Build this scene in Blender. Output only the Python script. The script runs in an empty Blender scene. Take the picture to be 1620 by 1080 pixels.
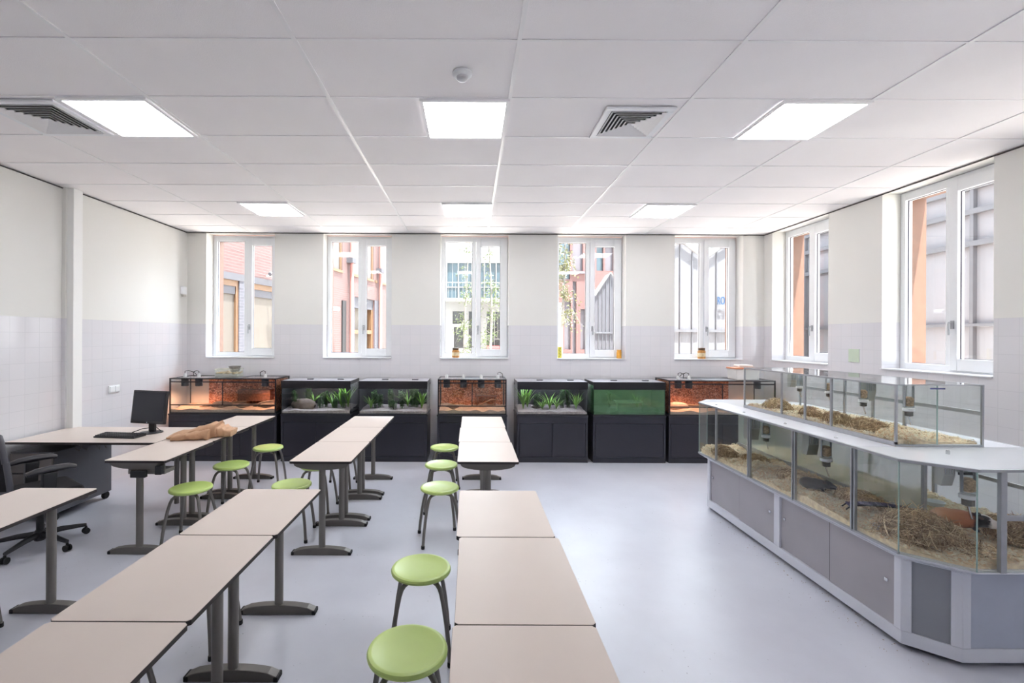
import bpy, math, random
from mathutils import Vector, Matrix, noise
SC = bpy.context.scene
COL = SC.collection
PI = math.pi
R = random.Random(7)

# ---------------------------------------------------------------- camera, world, sun, exposure
cam_d = bpy.data.cameras.new('camera')
cam = bpy.data.objects.new('camera', cam_d); COL.objects.link(cam)
cam_d.sensor_width = 36.0
cam_d.lens = 740.0 / 1620.0 * 36.0
cam_d.shift_x = 66.0 / 1620.0
cam_d.shift_y = -7.0 / 1620.0
cam_d.clip_start = 0.05
cam_d.clip_end = 300
CH = 1.76
cam.matrix_world = Matrix.Translation((0, 0, CH)) @ Matrix.Rotation(-0.0045, 4, 'Y') @ Matrix.Rotation(PI / 2, 4, 'X')
SC.camera = cam

world = bpy.data.worlds.new('sky'); SC.world = world; world.use_nodes = True
wn = world.node_tree; wn.nodes.clear()
w_out = wn.nodes.new('ShaderNodeOutputWorld'); w_bg = wn.nodes.new('ShaderNodeBackground')
w_tc = wn.nodes.new('ShaderNodeTexCoord'); w_sep = wn.nodes.new('ShaderNodeSeparateXYZ')
w_rmp = wn.nodes.new('ShaderNodeValToRGB')
w_rmp.color_ramp.elements[0].position = 0.0; w_rmp.color_ramp.elements[0].color = (0.95, 0.975, 1.0, 1)
w_rmp.color_ramp.elements[1].position = 0.6; w_rmp.color_ramp.elements[1].color = (0.84, 0.92, 1.0, 1)
wn.links.new(w_tc.outputs['Generated'], w_sep.inputs[0]); wn.links.new(w_sep.outputs['Z'], w_rmp.inputs[0])
wn.links.new(w_rmp.outputs[0], w_bg.inputs[0]); wn.links.new(w_bg.outputs[0], w_out.inputs[0])
w_bg.inputs[1].default_value = 2.6
# hazy sky, brighter low in the direction the back windows face
w_dot = wn.nodes.new('ShaderNodeVectorMath'); w_dot.operation = 'DOT_PRODUCT'; w_dot.inputs[1].default_value = Vector((0.50, 1.0, 0.48)).normalized()
w_max = wn.nodes.new('ShaderNodeMath'); w_max.operation = 'MAXIMUM'; w_max.inputs[1].default_value = 0.0
w_pow = wn.nodes.new('ShaderNodeMath'); w_pow.operation = 'POWER'; w_pow.inputs[1].default_value = 4.0
w_mad = wn.nodes.new('ShaderNodeMath'); w_mad.operation = 'MULTIPLY_ADD'; w_mad.inputs[1].default_value = 4.6; w_mad.inputs[2].default_value = 1.25
wn.links.new(w_tc.outputs['Generated'], w_dot.inputs[0]); wn.links.new(w_dot.outputs['Value'], w_max.inputs[0]); wn.links.new(w_max.outputs[0], w_pow.inputs[0])
wn.links.new(w_pow.outputs[0], w_mad.inputs[0]); wn.links.new(w_mad.outputs[0], w_bg.inputs[1])

sun_d = bpy.data.lights.new('sun', 'SUN'); sun_d.energy = 9.0; sun_d.angle = 0.01; sun_d.color = (1.0, 0.97, 0.93)
sun = bpy.data.objects.new('sun', sun_d); COL.objects.link(sun)
sun.rotation_euler = Vector((-0.2, 0.32, -1.45)).to_track_quat('-Z', 'Y').to_euler()
LAMP = 4.3            # ceiling panel radiance

SC.view_settings.view_transform = 'Standard'
SC.view_settings.look = 'None'
SC.view_settings.exposure = 2.12
SC.view_settings.gamma = 1.0
SC.view_settings.use_curve_mapping = False
SC.cycles.use_denoising = True
SC.cycles.max_bounces = 10
SC.cycles.diffuse_bounces = 6
SC.cycles.glossy_bounces = 4
SC.cycles.transparent_max_bounces = 48
SC.cycles.sample_clamp_indirect = 6.0
SC.cycles.caustics_reflective = False
SC.cycles.caustics_refractive = False

# ---------------------------------------------------------------- helpers
def lin(c):
    c = c / 255.0
    return c / 12.92 if c <= 0.04045 else ((c + 0.055) / 1.055) ** 2.4
def rgb(r, g, b): return (lin(r), lin(g), lin(b), 1)

MATS = {}
def mat(name, col, rough=0.5, metal=0.0, var=0.06, scale=6.0, bump=0.0, bscale=60.0, coat=0.0, spec=0.5):
    if name in MATS: return MATS[name]
    m = bpy.data.materials.new(name); m.use_nodes = True
    nt = m.node_tree; b = nt.nodes['Principled BSDF']
    b.inputs['Roughness'].default_value = rough; b.inputs['Metallic'].default_value = metal
    b.inputs['Specular IOR Level'].default_value = spec
    if coat: b.inputs['Coat Weight'].default_value = coat; b.inputs['Coat Roughness'].default_value = 0.08
    tc = nt.nodes.new('ShaderNodeTexCoord'); n = nt.nodes.new('ShaderNodeTexNoise')
    n.inputs['Scale'].default_value = scale; n.inputs['Detail'].default_value = 3
    nt.links.new(tc.outputs['Object'], n.inputs['Vector'])
    r = nt.nodes.new('ShaderNodeValToRGB'); c = rgb(*col)
    r.color_ramp.elements[0].position = 0.3; r.color_ramp.elements[1].position = 0.7
    r.color_ramp.elements[0].color = tuple(x * (1 - var) for x in c[:3]) + (1,)
    r.color_ramp.elements[1].color = tuple(min(1, x * (1 + var)) for x in c[:3]) + (1,)
    nt.links.new(n.outputs['Fac'], r.inputs[0]); nt.links.new(r.outputs[0], b.inputs['Base Color'])
    if bump:
        n2 = nt.nodes.new('ShaderNodeTexNoise'); n2.inputs['Scale'].default_value = bscale
        nt.links.new(tc.outputs['Object'], n2.inputs['Vector'])
        bp = nt.nodes.new('ShaderNodeBump'); bp.inputs['Strength'].default_value = bump; bp.inputs['Distance'].default_value = 0.01
        nt.links.new(n2.outputs['Fac'], bp.inputs['Height']); nt.links.new(bp.outputs[0], b.inputs['Normal'])
    MATS[name] = m; return m

def grid_mat(name, c1, c2, cm, bw, bh, mortar, rough, axes='xz', offset=0.0, bump=0.0, zoff=0.0, xoff=0.0, spec=0.5):
    """tiles or bricks laid out on real surfaces, in object space"""
    if name in MATS: return MATS[name]
    m = bpy.data.materials.new(name); m.use_nodes = True
    nt = m.node_tree; b = nt.nodes['Principled BSDF']; b.inputs['Roughness'].default_value = rough
    b.inputs['Specular IOR Level'].default_value = spec
    tc = nt.nodes.new('ShaderNodeTexCoord'); s = nt.nodes.new('ShaderNodeSeparateXYZ'); cb = nt.nodes.new('ShaderNodeCombineXYZ')
    nt.links.new(tc.outputs['Object'], s.inputs[0])
    a1 = nt.nodes.new('ShaderNodeMath'); a1.operation = 'ADD'; a1.inputs[1].default_value = xoff
    a2 = nt.nodes.new('ShaderNodeMath'); a2.operation = 'ADD'; a2.inputs[1].default_value = zoff
    nt.links.new(s.outputs[axes[0].upper()], a1.inputs[0]); nt.links.new(s.outputs[axes[1].upper()], a2.inputs[0])
    nt.links.new(a1.outputs[0], cb.inputs[0]); nt.links.new(a2.outputs[0], cb.inputs[1])
    br = nt.nodes.new('ShaderNodeTexBrick')
    br.offset = offset; br.squash = 1.0
    br.inputs['Color1'].default_value = rgb(*c1); br.inputs['Color2'].default_value = rgb(*c2); br.inputs['Mortar'].default_value = rgb(*cm)
    br.inputs['Scale'].default_value = 1.0; br.inputs['Mortar Size'].default_value = mortar; br.inputs['Mortar Smooth'].default_value = 0.1
    br.inputs['Brick Width'].default_value = bw; br.inputs['Row Height'].default_value = bh
    nt.links.new(cb.outputs[0], br.inputs['Vector']); nt.links.new(br.outputs['Color'], b.inputs['Base Color'])
    if bump:
        bp = nt.nodes.new('ShaderNodeBump'); bp.inputs['Strength'].default_value = bump; bp.inputs['Distance'].default_value = 0.002; bp.invert = True
        nt.links.new(br.outputs['Fac'], bp.inputs['Height']); nt.links.new(bp.outputs[0], b.inputs['Normal'])
    MATS[name] = m; return m

def glass_mat(name, tint=(0.97, 1.0, 0.985), refl=1.0, rough=0.0):
    """thin pane: passes light straight through, reflects at grazing angles"""
    if name in MATS: return MATS[name]
    m = bpy.data.materials.new(name); m.use_nodes = True
    nt = m.node_tree; nt.nodes.clear()
    o = nt.nodes.new('ShaderNodeOutputMaterial'); mx = nt.nodes.new('ShaderNodeMixShader')
    t = nt.nodes.new('ShaderNodeBsdfTransparent'); t.inputs[0].default_value = tint + (1,)
    g = nt.nodes.new('ShaderNodeBsdfGlossy'); g.inputs['Roughness'].default_value = rough
    f = nt.nodes.new('ShaderNodeLayerWeight'); f.inputs[0].default_value = 0.5
    pw = nt.nodes.new('ShaderNodeMath'); pw.operation = 'POWER'; pw.inputs[1].default_value = 4.5
    ml = nt.nodes.new('ShaderNodeMath'); ml.operation = 'MULTIPLY_ADD'; ml.inputs[1].default_value = 0.85*refl; ml.inputs[2].default_value = 0.035*refl
    nt.links.new(f.outputs['Facing'], pw.inputs[0]); nt.links.new(pw.outputs[0], ml.inputs[0]); nt.links.new(ml.outputs[0], mx.inputs[0])
    nt.links.new(t.outputs[0], mx.inputs[1]); nt.links.new(g.outputs[0], mx.inputs[2]); nt.links.new(mx.outputs[0], o.inputs[0])
    MATS[name] = m; return m

def tinted_mat(name, col, alpha, rough=0.2):
    """murky water, cloudy plastic: part see-through, part coloured"""
    if name in MATS: return MATS[name]
    m = bpy.data.materials.new(name); m.use_nodes = True
    b = m.node_tree.nodes['Principled BSDF']
    b.inputs['Base Color'].default_value = rgb(*col); b.inputs['Alpha'].default_value = alpha; b.inputs['Roughness'].default_value = rough
    MATS[name] = m; return m

def emit_mat(name, col, strength):
    if name in MATS: return MATS[name]
    m = bpy.data.materials.new(name); m.use_nodes = True
    b = m.node_tree.nodes['Principled BSDF']; b.inputs['Base Color'].default_value = col
    b.inputs['Emission Color'].default_value = col; b.inputs['Emission Strength'].default_value = strength
    MATS[name] = m; return m

class MB:
    def __init__(s): s.v = []; s.f = []; s.mi = []; s.cur = 0
    def m(s, i): s.cur = i; return s
    def add(s, vs, fs):
        o = len(s.v); s.v += [tuple(p) for p in vs]
        for f in fs: s.f.append(tuple(i + o for i in f)); s.mi.append(s.cur)
        return s
    def box(s, x0, x1, y0, y1, z0, z1):
        return s.add([(x0,y0,z0),(x1,y0,z0),(x1,y1,z0),(x0,y1,z0),(x0,y0,z1),(x1,y0,z1),(x1,y1,z1),(x0,y1,z1)],
                     [(0,3,2,1),(4,5,6,7),(0,1,5,4),(1,2,6,5),(2,3,7,6),(3,0,4,7)])
    def prism(s, poly, z0, z1):
        n = len(poly)
        return s.add([(x,y,z0) for x,y in poly] + [(x,y,z1) for x,y in poly],
                     [tuple(range(n-1,-1,-1)), tuple(range(n,2*n))] + [(i,(i+1)%n,n+(i+1)%n,n+i) for i in range(n)])
    def prism_y(s, poly, y0, y1):      # poly in x,z
        n = len(poly)
        return s.add([(x,y0,z) for x,z in poly] + [(x,y1,z) for x,z in poly],
                     [tuple(range(n)), tuple(range(2*n-1,n-1,-1))] + [(i,n+i,n+(i+1)%n,(i+1)%n) for i in range(n)])
    def prism_x(s, poly, x0, x1):      # poly in y,z
        n = len(poly)
        return s.add([(x0,y,z) for y,z in poly] + [(x1,y,z) for y,z in poly],
                     [tuple(range(n)), tuple(range(2*n-1,n-1,-1))] + [(i,n+i,n+(i+1)%n,(i+1)%n) for i in range(n)])
    def tube(s, pts, r, n=10, cap=True):
        pts = [Vector(p) for p in pts]; rs = r if isinstance(r, (list, tuple)) else [r]*len(pts)
        ref = Vector((0,0,1)); rings = []; prev = None
        for i, p in enumerate(pts):
            d = ((pts[min(i+1,len(pts)-1)] - pts[max(i-1,0)])).normalized()
            if prev is None:
                a = d.cross(ref if abs(d.z) < 0.9 else Vector((1,0,0))).normalized()
            else:
                a = (prev - d * prev.dot(d)).normalized()
            prev = a; b = d.cross(a)
            rings.append([p + (a*math.cos(2*PI*k/n) + b*math.sin(2*PI*k/n)) * rs[i] for k in range(n)])
        vs = [q for rg in rings for q in rg]; fs = []
        for i in range(len(pts)-1):
            for k in range(n):
                fs.append((i*n+k, i*n+(k+1)%n, (i+1)*n+(k+1)%n, (i+1)*n+k))
        if cap: fs += [tuple(range(n-1,-1,-1)), tuple((len(pts)-1)*n+k for k in range(n))]
        return s.add(vs, fs)
    def lathe(s, prof, c=(0,0,0), n=28):   # prof list of (r,z)
        vs = []; fs = []; m = len(prof)
        for r, z in prof:
            for k in range(n): vs.append((c[0]+r*math.cos(2*PI*k/n), c[1]+r*math.sin(2*PI*k/n), c[2]+z))
        for i in range(m-1):
            for k in range(n): fs.append((i*n+k, i*n+(k+1)%n, (i+1)*n+(k+1)%n, (i+1)*n+k))
        fs += [tuple(range(n-1,-1,-1)), tuple((m-1)*n+k for k in range(n))]
        return s.add(vs, fs)
    def ball(s, c, rx, ry=None, rz=None, nu=14, nv=9, rot=None):
        ry = ry or rx; rz = rz or rx
        vs = []
        for j in range(1, nv):
            t = PI*j/nv
            for i in range(nu):
                a = 2*PI*i/nu
                p = Vector((rx*math.sin(t)*math.cos(a), ry*math.sin(t)*math.sin(a), rz*math.cos(t)))
                if rot: p = rot @ p
                vs.append(tuple(Vector(c)+p))
        tp = Vector((0,0,rz)); bt = Vector((0,0,-rz))
        if rot: tp = rot @ tp; bt = rot @ bt
        vs += [tuple(Vector(c)+tp), tuple(Vector(c)+bt)]
        fs = []; T = len(vs)-2
        for i in range(nu): fs.append((T, i, (i+1)%nu)); fs.append((T+1, (nv-2)*nu+(i+1)%nu, (nv-2)*nu+i))
        for j in range(nv-2):
            for i in range(nu): fs.append((j*nu+i, (j+1)*nu+i, (j+1)*nu+(i+1)%nu, j*nu+(i+1)%nu))
        return s.add(vs, fs)
    def wall(s, a0, a1, z0, z1, t0, t1, holes, axis='x', zsplit=None, mats=(0, 1)):
        """a wall of real thickness with holes (b0,b1,h0,h1)"""
        A = sorted({a0, a1} | {h[0] for h in holes} | {h[1] for h in holes})
        Z = sorted({z0, z1} | {h[2] for h in holes} | {h[3] for h in holes} | ({zsplit} if zsplit else set()))
        for i in range(len(A)-1):
            for j in range(len(Z)-1):
                ca = (A[i]+A[i+1])/2; cz = (Z[j]+Z[j+1])/2
                if any(h[0] < ca < h[1] and h[2] < cz < h[3] for h in holes): continue
                s.m(mats[0] if (not zsplit or cz < zsplit) else mats[1])
                if axis == 'x': s.box(A[i], A[i+1], t0, t1, Z[j], Z[j+1])
                else: s.box(t0, t1, A[i], A[i+1], Z[j], Z[j+1])
        return s
    def build(s, name, mats, parent=None, smooth=False, bevel=0.0, seg=2, loc=None, rz=None, subsurf=0):
        me = bpy.data.meshes.new(name); me.from_pydata(s.v, [], s.f)
        if not isinstance(mats, (list, tuple)): mats = [mats]
        for m in mats: me.materials.append(m)
        if len(mats) > 1: me.polygons.foreach_set('material_index', s.mi)
        if smooth:
            me.polygons.foreach_set('use_smooth', [True]*len(me.polygons))
            me.set_sharp_from_angle(angle=math.radians(38))
        me.update()
        o = bpy.data.objects.new(name, me); COL.objects.link(o)
        if parent: o.parent = parent
        if loc: o.location = loc
        if rz: o.rotation_euler.z = rz
        if bevel:
            b = o.modifiers.new('bevel', 'BEVEL'); b.width = bevel; b.segments = seg; b.limit_method = 'ANGLE'; b.angle_limit = math.radians(40)
        if subsurf:
            b = o.modifiers.new('subd', 'SUBSURF'); b.levels = subsurf; b.render_levels = subsurf
        return o

def tag(o, label, cat, group=None, kind=None):
    o['label'] = label; o['category'] = cat
    if group: o['group'] = group
    if kind: o['kind'] = kind
    return o
def thing(name, label, cat, loc=(0,0,0), rz=0.0, group=None):
    o = bpy.data.objects.new(name, None); COL.objects.link(o); o.empty_display_size = 0.05
    o.location = loc; o.rotation_euler = (0, 0, rz)
    return tag(o, label, cat, group)
def struct(name, mb, mats, **k):
    o = mb.build(name, mats, **k); o['kind'] = 'structure'; return o
CHILD = {}
def copy_tree(o, parent=None):
    c = o.copy(); COL.objects.link(c)
    if parent is not None: c.parent = parent
    for ch in list(o.children): copy_tree(ch, c)
    return c
def dup(o, loc, rz=None, label=None, group=None):
    c = copy_tree(o); c.location = loc
    if rz is not None: c.rotation_euler = (0, 0, rz)
    if label: c['label'] = label
    if group: c['group'] = group
    return c

# ---------------------------------------------------------------- materials
M_ceil = mat('ceiling_tile', (246,243,244), 0.9, var=0.015, scale=2, bump=0.15, bscale=220)
M_grid = mat('ceiling_grid_bar', (242,241,242), 0.35, var=0.01, spec=0.8)
M_white = mat('white_frame', (238,240,243), 0.35, var=0.01)
M_plaster = mat('white_plaster', (240,240,238), 0.6, var=0.012, scale=1.5)
M_paint = mat('wall_paint', (229,228,224), 0.55, var=0.012, scale=1.2)
M_glass = glass_mat('window_glass', (0.96,0.975,0.98), 0.8)
M_cglass = glass_mat('clear_glass', (0.975,0.99,0.985), 0.9)
M_gedge = mat('glass_edge', (160,186,180), 0.2, var=0.03)
M_alu = mat('brushed_aluminium', (176,179,184), 0.38, 0.55, var=0.04, scale=20)
M_alu2 = mat('light_aluminium', (190,193,200), 0.4, 0.15, var=0.03)
M_steel = mat('grey_lacquered_steel', (118,114,110), 0.42, 0.35, var=0.05)
M_foot = mat('foot_steel', (104,100,96), 0.45, 0.2, var=0.06)
M_dark = mat('dark_plastic', (34,34,38), 0.45, var=0.1)
M_blackm = mat('black_lacquer', (30,29,34), 0.32, var=0.08)
M_black = mat('black_matte', (18,18,21), 0.6, var=0.1)
M_rub = mat('black_rubber', (26,26,28), 0.8, var=0.1)
M_top = mat('beige_laminate', (213,200,191), 0.36, var=0.02, scale=3, spec=0.32)
M_edge = mat('dark_table_edge', (48,42,42), 0.6)
M_green = mat('green_moulded_seat', (190,214,122), 0.33, var=0.03, spec=0.6)
M_chrome = mat('chrome', (205,207,210), 0.15, 0.95, var=0.02)
# ---------------------------------------------------------------- room shell
XL, XR, YB, YF, ZC = -4.33, 4.49, 7.15, -3.0, 3.34
XN = -4.37                      # near part of the left wall
TZ = 1.94                       # top of the wall tiling
SILL = 1.435
def tile(axes, xo=0.0): return grid_mat('wall_tiles_' + axes, (224,223,227), (227,225,229), (215,214,218), 0.153, 0.153, 0.0022, 0.12, axes, 0.0, 0.25, zoff=-TZ + 0.153*20, xoff=xo, spec=0.6)
T_xz = tile('xz'); T_yz = tile('yz')

# floor: poured grey floor with scuffs and flecks
m = bpy.data.materials.new('poured_floor'); m.use_nodes = True; nt = m.node_tree; b = nt.nodes['Principled BSDF']
tc = nt.nodes.new('ShaderNodeTexCoord')
n1 = nt.nodes.new('ShaderNodeTexNoise'); n1.inputs['Scale'].default_value = 1.3; n1.inputs['Detail'].default_value = 6; n1.inputs['Roughness'].default_value = 0.6
r1 = nt.nodes.new('ShaderNodeValToRGB'); r1.color_ramp.elements[0].position = .3; r1.color_ramp.elements[1].position = .7
r1.color_ramp.elements[0].color = rgb(190,191,202); r1.color_ramp.elements[1].color = rgb(201,203,213)
n2 = nt.nodes.new('ShaderNodeTexVoronoi'); n2.inputs['Scale'].default_value = 26
r2 = nt.nodes.new('ShaderNodeValToRGB'); r2.color_ramp.elements[0].position = 0.06; r2.color_ramp.elements[1].position = 0.11
r2.color_ramp.elements[0].color = (0.35,0.35,0.36,1); r2.color_ramp.elements[1].color = (1,1,1,1)
n3 = nt.nodes.new('ShaderNodeTexNoise'); n3.inputs['Scale'].default_value = 3.0; n3.inputs['Detail'].default_value = 2
r3 = nt.nodes.new('ShaderNodeValToRGB'); r3.color_ramp.elements[0].position = .5; r3.color_ramp.elements[1].position = .66
mx = nt.nodes.new('ShaderNodeMix'); mx.data_type = 'RGBA'; mx.blend_type = 'MULTIPLY'
for n in (n1, n2, n3): nt.links.new(tc.outputs['Object'], n.inputs['Vector'])
nt.links.new(n1.outputs['Fac'], r1.inputs[0]); nt.links.new(n2.outputs['Distance'], r2.inputs[0]); nt.links.new(n3.outputs['Fac'], r3.inputs[0])
nt.links.new(r3.outputs[0], mx.inputs[0]); nt.links.new(r1.outputs[0], mx.inputs[6]); nt.links.new(r2.outputs[0], mx.inputs[7])
nt.links.new(mx.outputs[2], b.inputs['Base Color']); b.inputs['Roughness'].default_value = 0.34; b.inputs['Specular IOR Level'].default_value = 0.3
MATS['floor'] = m
struct('floor', MB().box(XN-0.3, XR+0.2, YF-0.2, YB+0.2, -0.12, 0.0), m)

# window openings
BW = [(-4.04 + 1.79*i, -4.04 + 1.79*i + 1.045) for i in range(5)]
RW = [(5.87, 6.965), (4.015, 5.105), (2.16, 3.25), (0.305, 1.395), (-1.55, -0.46)]  # all after the second are unseen, added to bring more daylight in
holesB = [(a, b_, SILL, ZC) for a, b_ in BW]; holesR = [(a, b_, SILL, ZC) for a, b_ in RW]
struct('wall_back', MB().wall(XL-0.24, XR+0.2, 0, 3.6, YB, YB+0.2, holesB, 'x', TZ), [T_xz, M_paint])
struct('wall_right', MB().wall(YF, YB, 0, 3.6, XR, XR+0.2, holesR, 'y', TZ), [T_yz, M_paint])
struct('wall_left', MB().wall(5.0, YB, 0, 3.6, XL-0.2, XL, [], 'y', TZ).wall(YF, 5.0, 0, 3.6, XN-0.16, XN, [], 'y', TZ), [T_yz, M_paint])
struct('wall_front', MB().wall(XN-0.16, XR+0.2, 0, 3.6, YF-0.2, YF, [], 'x', TZ), [T_xz, M_paint])
M_brown = mat('brown_cladding', (150,98,76), 0.7, var=0.08)
struct('wall_back_outer', MB().wall(XL-0.6, XR+0.65, -0.3, 3.9, YB+0.28, YB+0.46, [(a-0.0, b_+0.0, SILL-.03, ZC-0.03) for a, b_ in BW], 'x'), M_brown)
struct('wall_right_outer', MB().wall(YF, YB+0.28, -0.3, 3.9, XR+0.28, XR+0.46, [(a, b_, SILL-.03, ZC-0.03) for a, b_ in RW], 'y'), M_brown)
# white wall post between the two stretches of left wall
struct('trim_1', MB().box(XN-0.02, -4.262, 5.02, 5.14, 0, ZC), M_plaster, bevel=0.004)

# ceiling slab with tile joints carried by real grid bars
struct('ceiling', MB().box(XN-0.3, XR+0.3, YF-0.2, YB+0.2, ZC+0.004, ZC+0.16), M_ceil)
g = MB()
for k in range(-3, 4):
    x = 0.255 + 1.2*k
    if XN < x < XR: g.box(x-0.012, x+0.012, YF, YB, ZC-0.002, ZC+0.006)
struct('trim_2', g, M_grid)
g = MB(); k = 0
for k in range(-9, 8):
    y = 2.493 + 0.603*k
    if YF < y < YB: g.box(XN, XR, y-0.008, y+0.008, ZC-0.001, ZC+0.006)
struct('trim_3', g, M_grid)
M_line = mat('shadow_gap', (70,66,66), 0.8)
g = MB(); g.box(XL, XR, YB-0.012, YB, ZC-0.012, ZC-0.003); g.box(XR-0.012, XR, YF, YB, ZC-0.012, ZC-0.003)
g.box(XL, XL+0.012, 5.14, YB, ZC-0.012, ZC-0.003); g.box(XN, XN+0.012, YF, 5.02, ZC-0.012, ZC-0.003)
struct('trim_4', g, M_line)

# ---------------------------------------------------------------- windows
M_seal = mat('grey_seal', (96,96,110), 0.6)
M_wood = mat('orange_brown_timber', (116,84,68), 0.6, var=0.12, scale=12)
def window(n, w, loc, rz):
    z0, z1 = SILL, ZC - 0.004
    f = MB(); D0, D1 = 0.0, 0.075
    f.box(0, 0.058, D0, D1, z0, z1).box(w-0.03, w, D0, D1, z0, z1).box(0.058, w-0.03, D0, D1, z0, z0+0.07).box(0.058, w-0.03, D0, D1, z1-0.085, z1)
    f.box(0.487, 0.540, D0, D1, z0+0.07, z1-0.085)
    root = f.build('window_%d' % n, M_white, loc=loc, rz=rz, bevel=0.003); root['kind'] = 'structure'
    s = MB(); s.box(0.058, 0.487, 0.03, 0.036, z0+0.07, z0+0.076).box(0.058, 0.487, 0.03, 0.036, z1-0.091, z1-0.085).box(0.058, 0.064, 0.03, 0.036, z0+.076, z1-.091).box(0.481, 0.487, 0.03, 0.036, z0+.076, z1-.091)
    s.build('fixed_seal', M_seal, root)
    MB().box(0.060, 0.485, 0.036, 0.042, z0+0.072, z1-0.087).build('fixed_pane', M_glass, root)
    a0, a1, c0, c1 = 0.545, w-0.012, z0+0.022, z1-0.035
    b0, b1, e0, e1 = 0.618, w-0.118, z0+0.135, z1-0.155
    s = MB(); s.box(a0, b0, -0.022, 0.05, c0, c1).box(b1, a1, -0.022, 0.05, c0, c1).box(b0, b1, -0.022, 0.05, c0, e0).box(b0, b1, -0.022, 0.05, e1, c1)
    sash = s.build('sash', M_white, root, bevel=0.004)
    s = MB(); s.box(b0, b1, 0.012, 0.018, e0, e0+.006).box(b0, b1, 0.012, 0.018, e1-.006, e1).box(b0, b0+.006, 0.012, 0.018, e0+.006, e1-.006).box(b1-.006, b1, 0.012, 0.018, e0+.006, e1-.006)
    s.build('sash_seal', M_seal, sash)
    MB().box(b0-0.005, b1+0.005, 0.018, 0.024, e0-0.005, e1+0.005).build('sash_pane', M_glass, sash)
    h = MB(); h.box(0.566, 0.592, -0.034, -0.022, 1.86, 1.94).tube([(0.579,-0.034,1.92),(0.579,-0.062,1.92),(0.579,-0.066,1.905),(0.579,-0.062,1.80)], 0.008, 8)
    h.build('handle', M_alu, sash, smooth=True)
    MB().box(-0.0, w+0.0, -0.222, -0.001, z0-0.004, z0+0.006).build('window_sill', M_white, root)
    # timber lining of the outer opening
    o = MB(); o.box(0, 0.02, 0.08, 0.262, z0, z1).box(w-0.02, w, 0.08, 0.262, z0, z1).box(0.02, w-0.02, 0.08, 0.262, z1-0.05, z1).box(0.02, w-0.02, 0.08, 0.27, z0-0.01, z0+0.02)
    o.build('outer_lining', M_wood, root)
    return root
for i, (a, b_) in enumerate(BW): window(i+1, b_-a, (a, YB+0.2, 0), 0)
for i, (a, b_) in enumerate(RW): window(i+6, b_-a, (XR+0.2, b_, 0), -PI/2)

# ---------------------------------------------------------------- ceiling fittings
M_panel = emit_mat('light_diffuser', (0.975, 0.985, 1.0, 1), LAMP)
def ceiling_light(x0, y0, label):
    t = thing('ceiling_light', label, 'ceiling light', (x0+0.3, y0+0.3, ZC-0.012), group='square ceiling light panels')
    f = MB(); f.box(-0.3, 0.3, -0.3, -0.277, -0.004, 0.012).box(-0.3, 0.3, 0.277, 0.3, -0.004, 0.012).box(-0.3, -0.277, -0.277, 0.277, -0.004, 0.012).box(0.277, 0.3, -0.277, 0.277, -0.004, 0.012)
    f.build('frame', M_grid, t)
    MB().box(-0.277, 0.277, -0.277, 0.277, 0.001, 0.008).build('diffuser', M_panel, t)
    return t
RC = {0: 'near', 1: 'far'}
for x0, side in ((-2.76, 'left'), (-0.345, 'middle'), (2.07, 'right')):
    for y0, row in ((3.10, 'large glowing square ceiling panel in the near row, %s one, beside a ceiling vent'), (5.515, 'small-looking glowing square ceiling panel in the far row near the windows, %s one')):
        lab = row % side
        if y0 == 3.10 and side == 'middle': lab = 'glowing square ceiling panel in the near row, beneath the smoke detector tile'
        if y0 == 3.10 and side == 'right': lab = 'large glowing square ceiling panel right of the lone ceiling vent'
        if y0 == 3.10 and side == 'left': lab = 'large glowing square ceiling panel at upper left, touching the left ceiling vent'
        ceiling_light(x0, y0, lab)

def ceiling_vent(cx, cy, label, h=0.24):
    t = thing('ceiling_vent', label, 'vent', (cx, cy, ZC-0.002), group='square air vents in the ceiling')
    f = MB(); i = h-0.045
    f.box(-h, h, -h, -i, -0.016, 0).box(-h, h, i, h, -0.016, 0).box(-h, -i, -i, i, -0.016, 0).box(i, h, -i, i, -0.016, 0)
    f.build('frame', M_white, t, bevel=0.003)
    MB().box(-i, i, -i, i, -0.003, -0.0005).build('backing', M_black, t)
    l = MB(); n = 7
    for k in range(n):
        q = i * (1 - k / n) - 0.001; p = max(0.002, q - 0.020)
        for c_, s_ in ((1,0),(0,1),(-1,0),(0,-1)):      # slanted blades, outer edge low
            W = lambda u, v, z: (u*c_-v*s_, u*s_+v*c_, z)
            l.add([W(q,-q,-.020), W(q,q,-.020), W(p,p,-.004), W(p,-p,-.004), W(q-.0015,-q,-.0215), W(q-.0015,q,-.0215), W(p-.0015,p,-.0055), W(p-.0015,-p,-.0055)],
                  [(0,1,2,3),(7,6,5,4),(0,4,5,1),(2,6,7,3),(1,5,6,2),(0,3,7,4)])
    l.build('louvre', M_grid, t)
ceiling_vent(-3.07, 3.40, 'square white louvred air vent at upper left beside the left light panel', 0.27)
ceiling_vent(1.165, 3.43, 'square white louvred air vent left of the right light panel')
t = thing('smoke_detector', 'small round white smoke detector on the ceiling', 'smoke detector', (-0.055, 2.80, ZC))
MB().lathe([(0.056,0.002),(0.060,-0.004),(0.060,-0.012),(0.052,-0.020),(0.036,-0.024)]).build('base', M_white, t, smooth=True)
MB().lathe([(0.034,-0.024),(0.034,-0.036),(0.026,-0.046),(0.012,-0.050)]).build('sensor_head', mat('detector_grey',(205,205,208),0.4), t, smooth=True)

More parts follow.
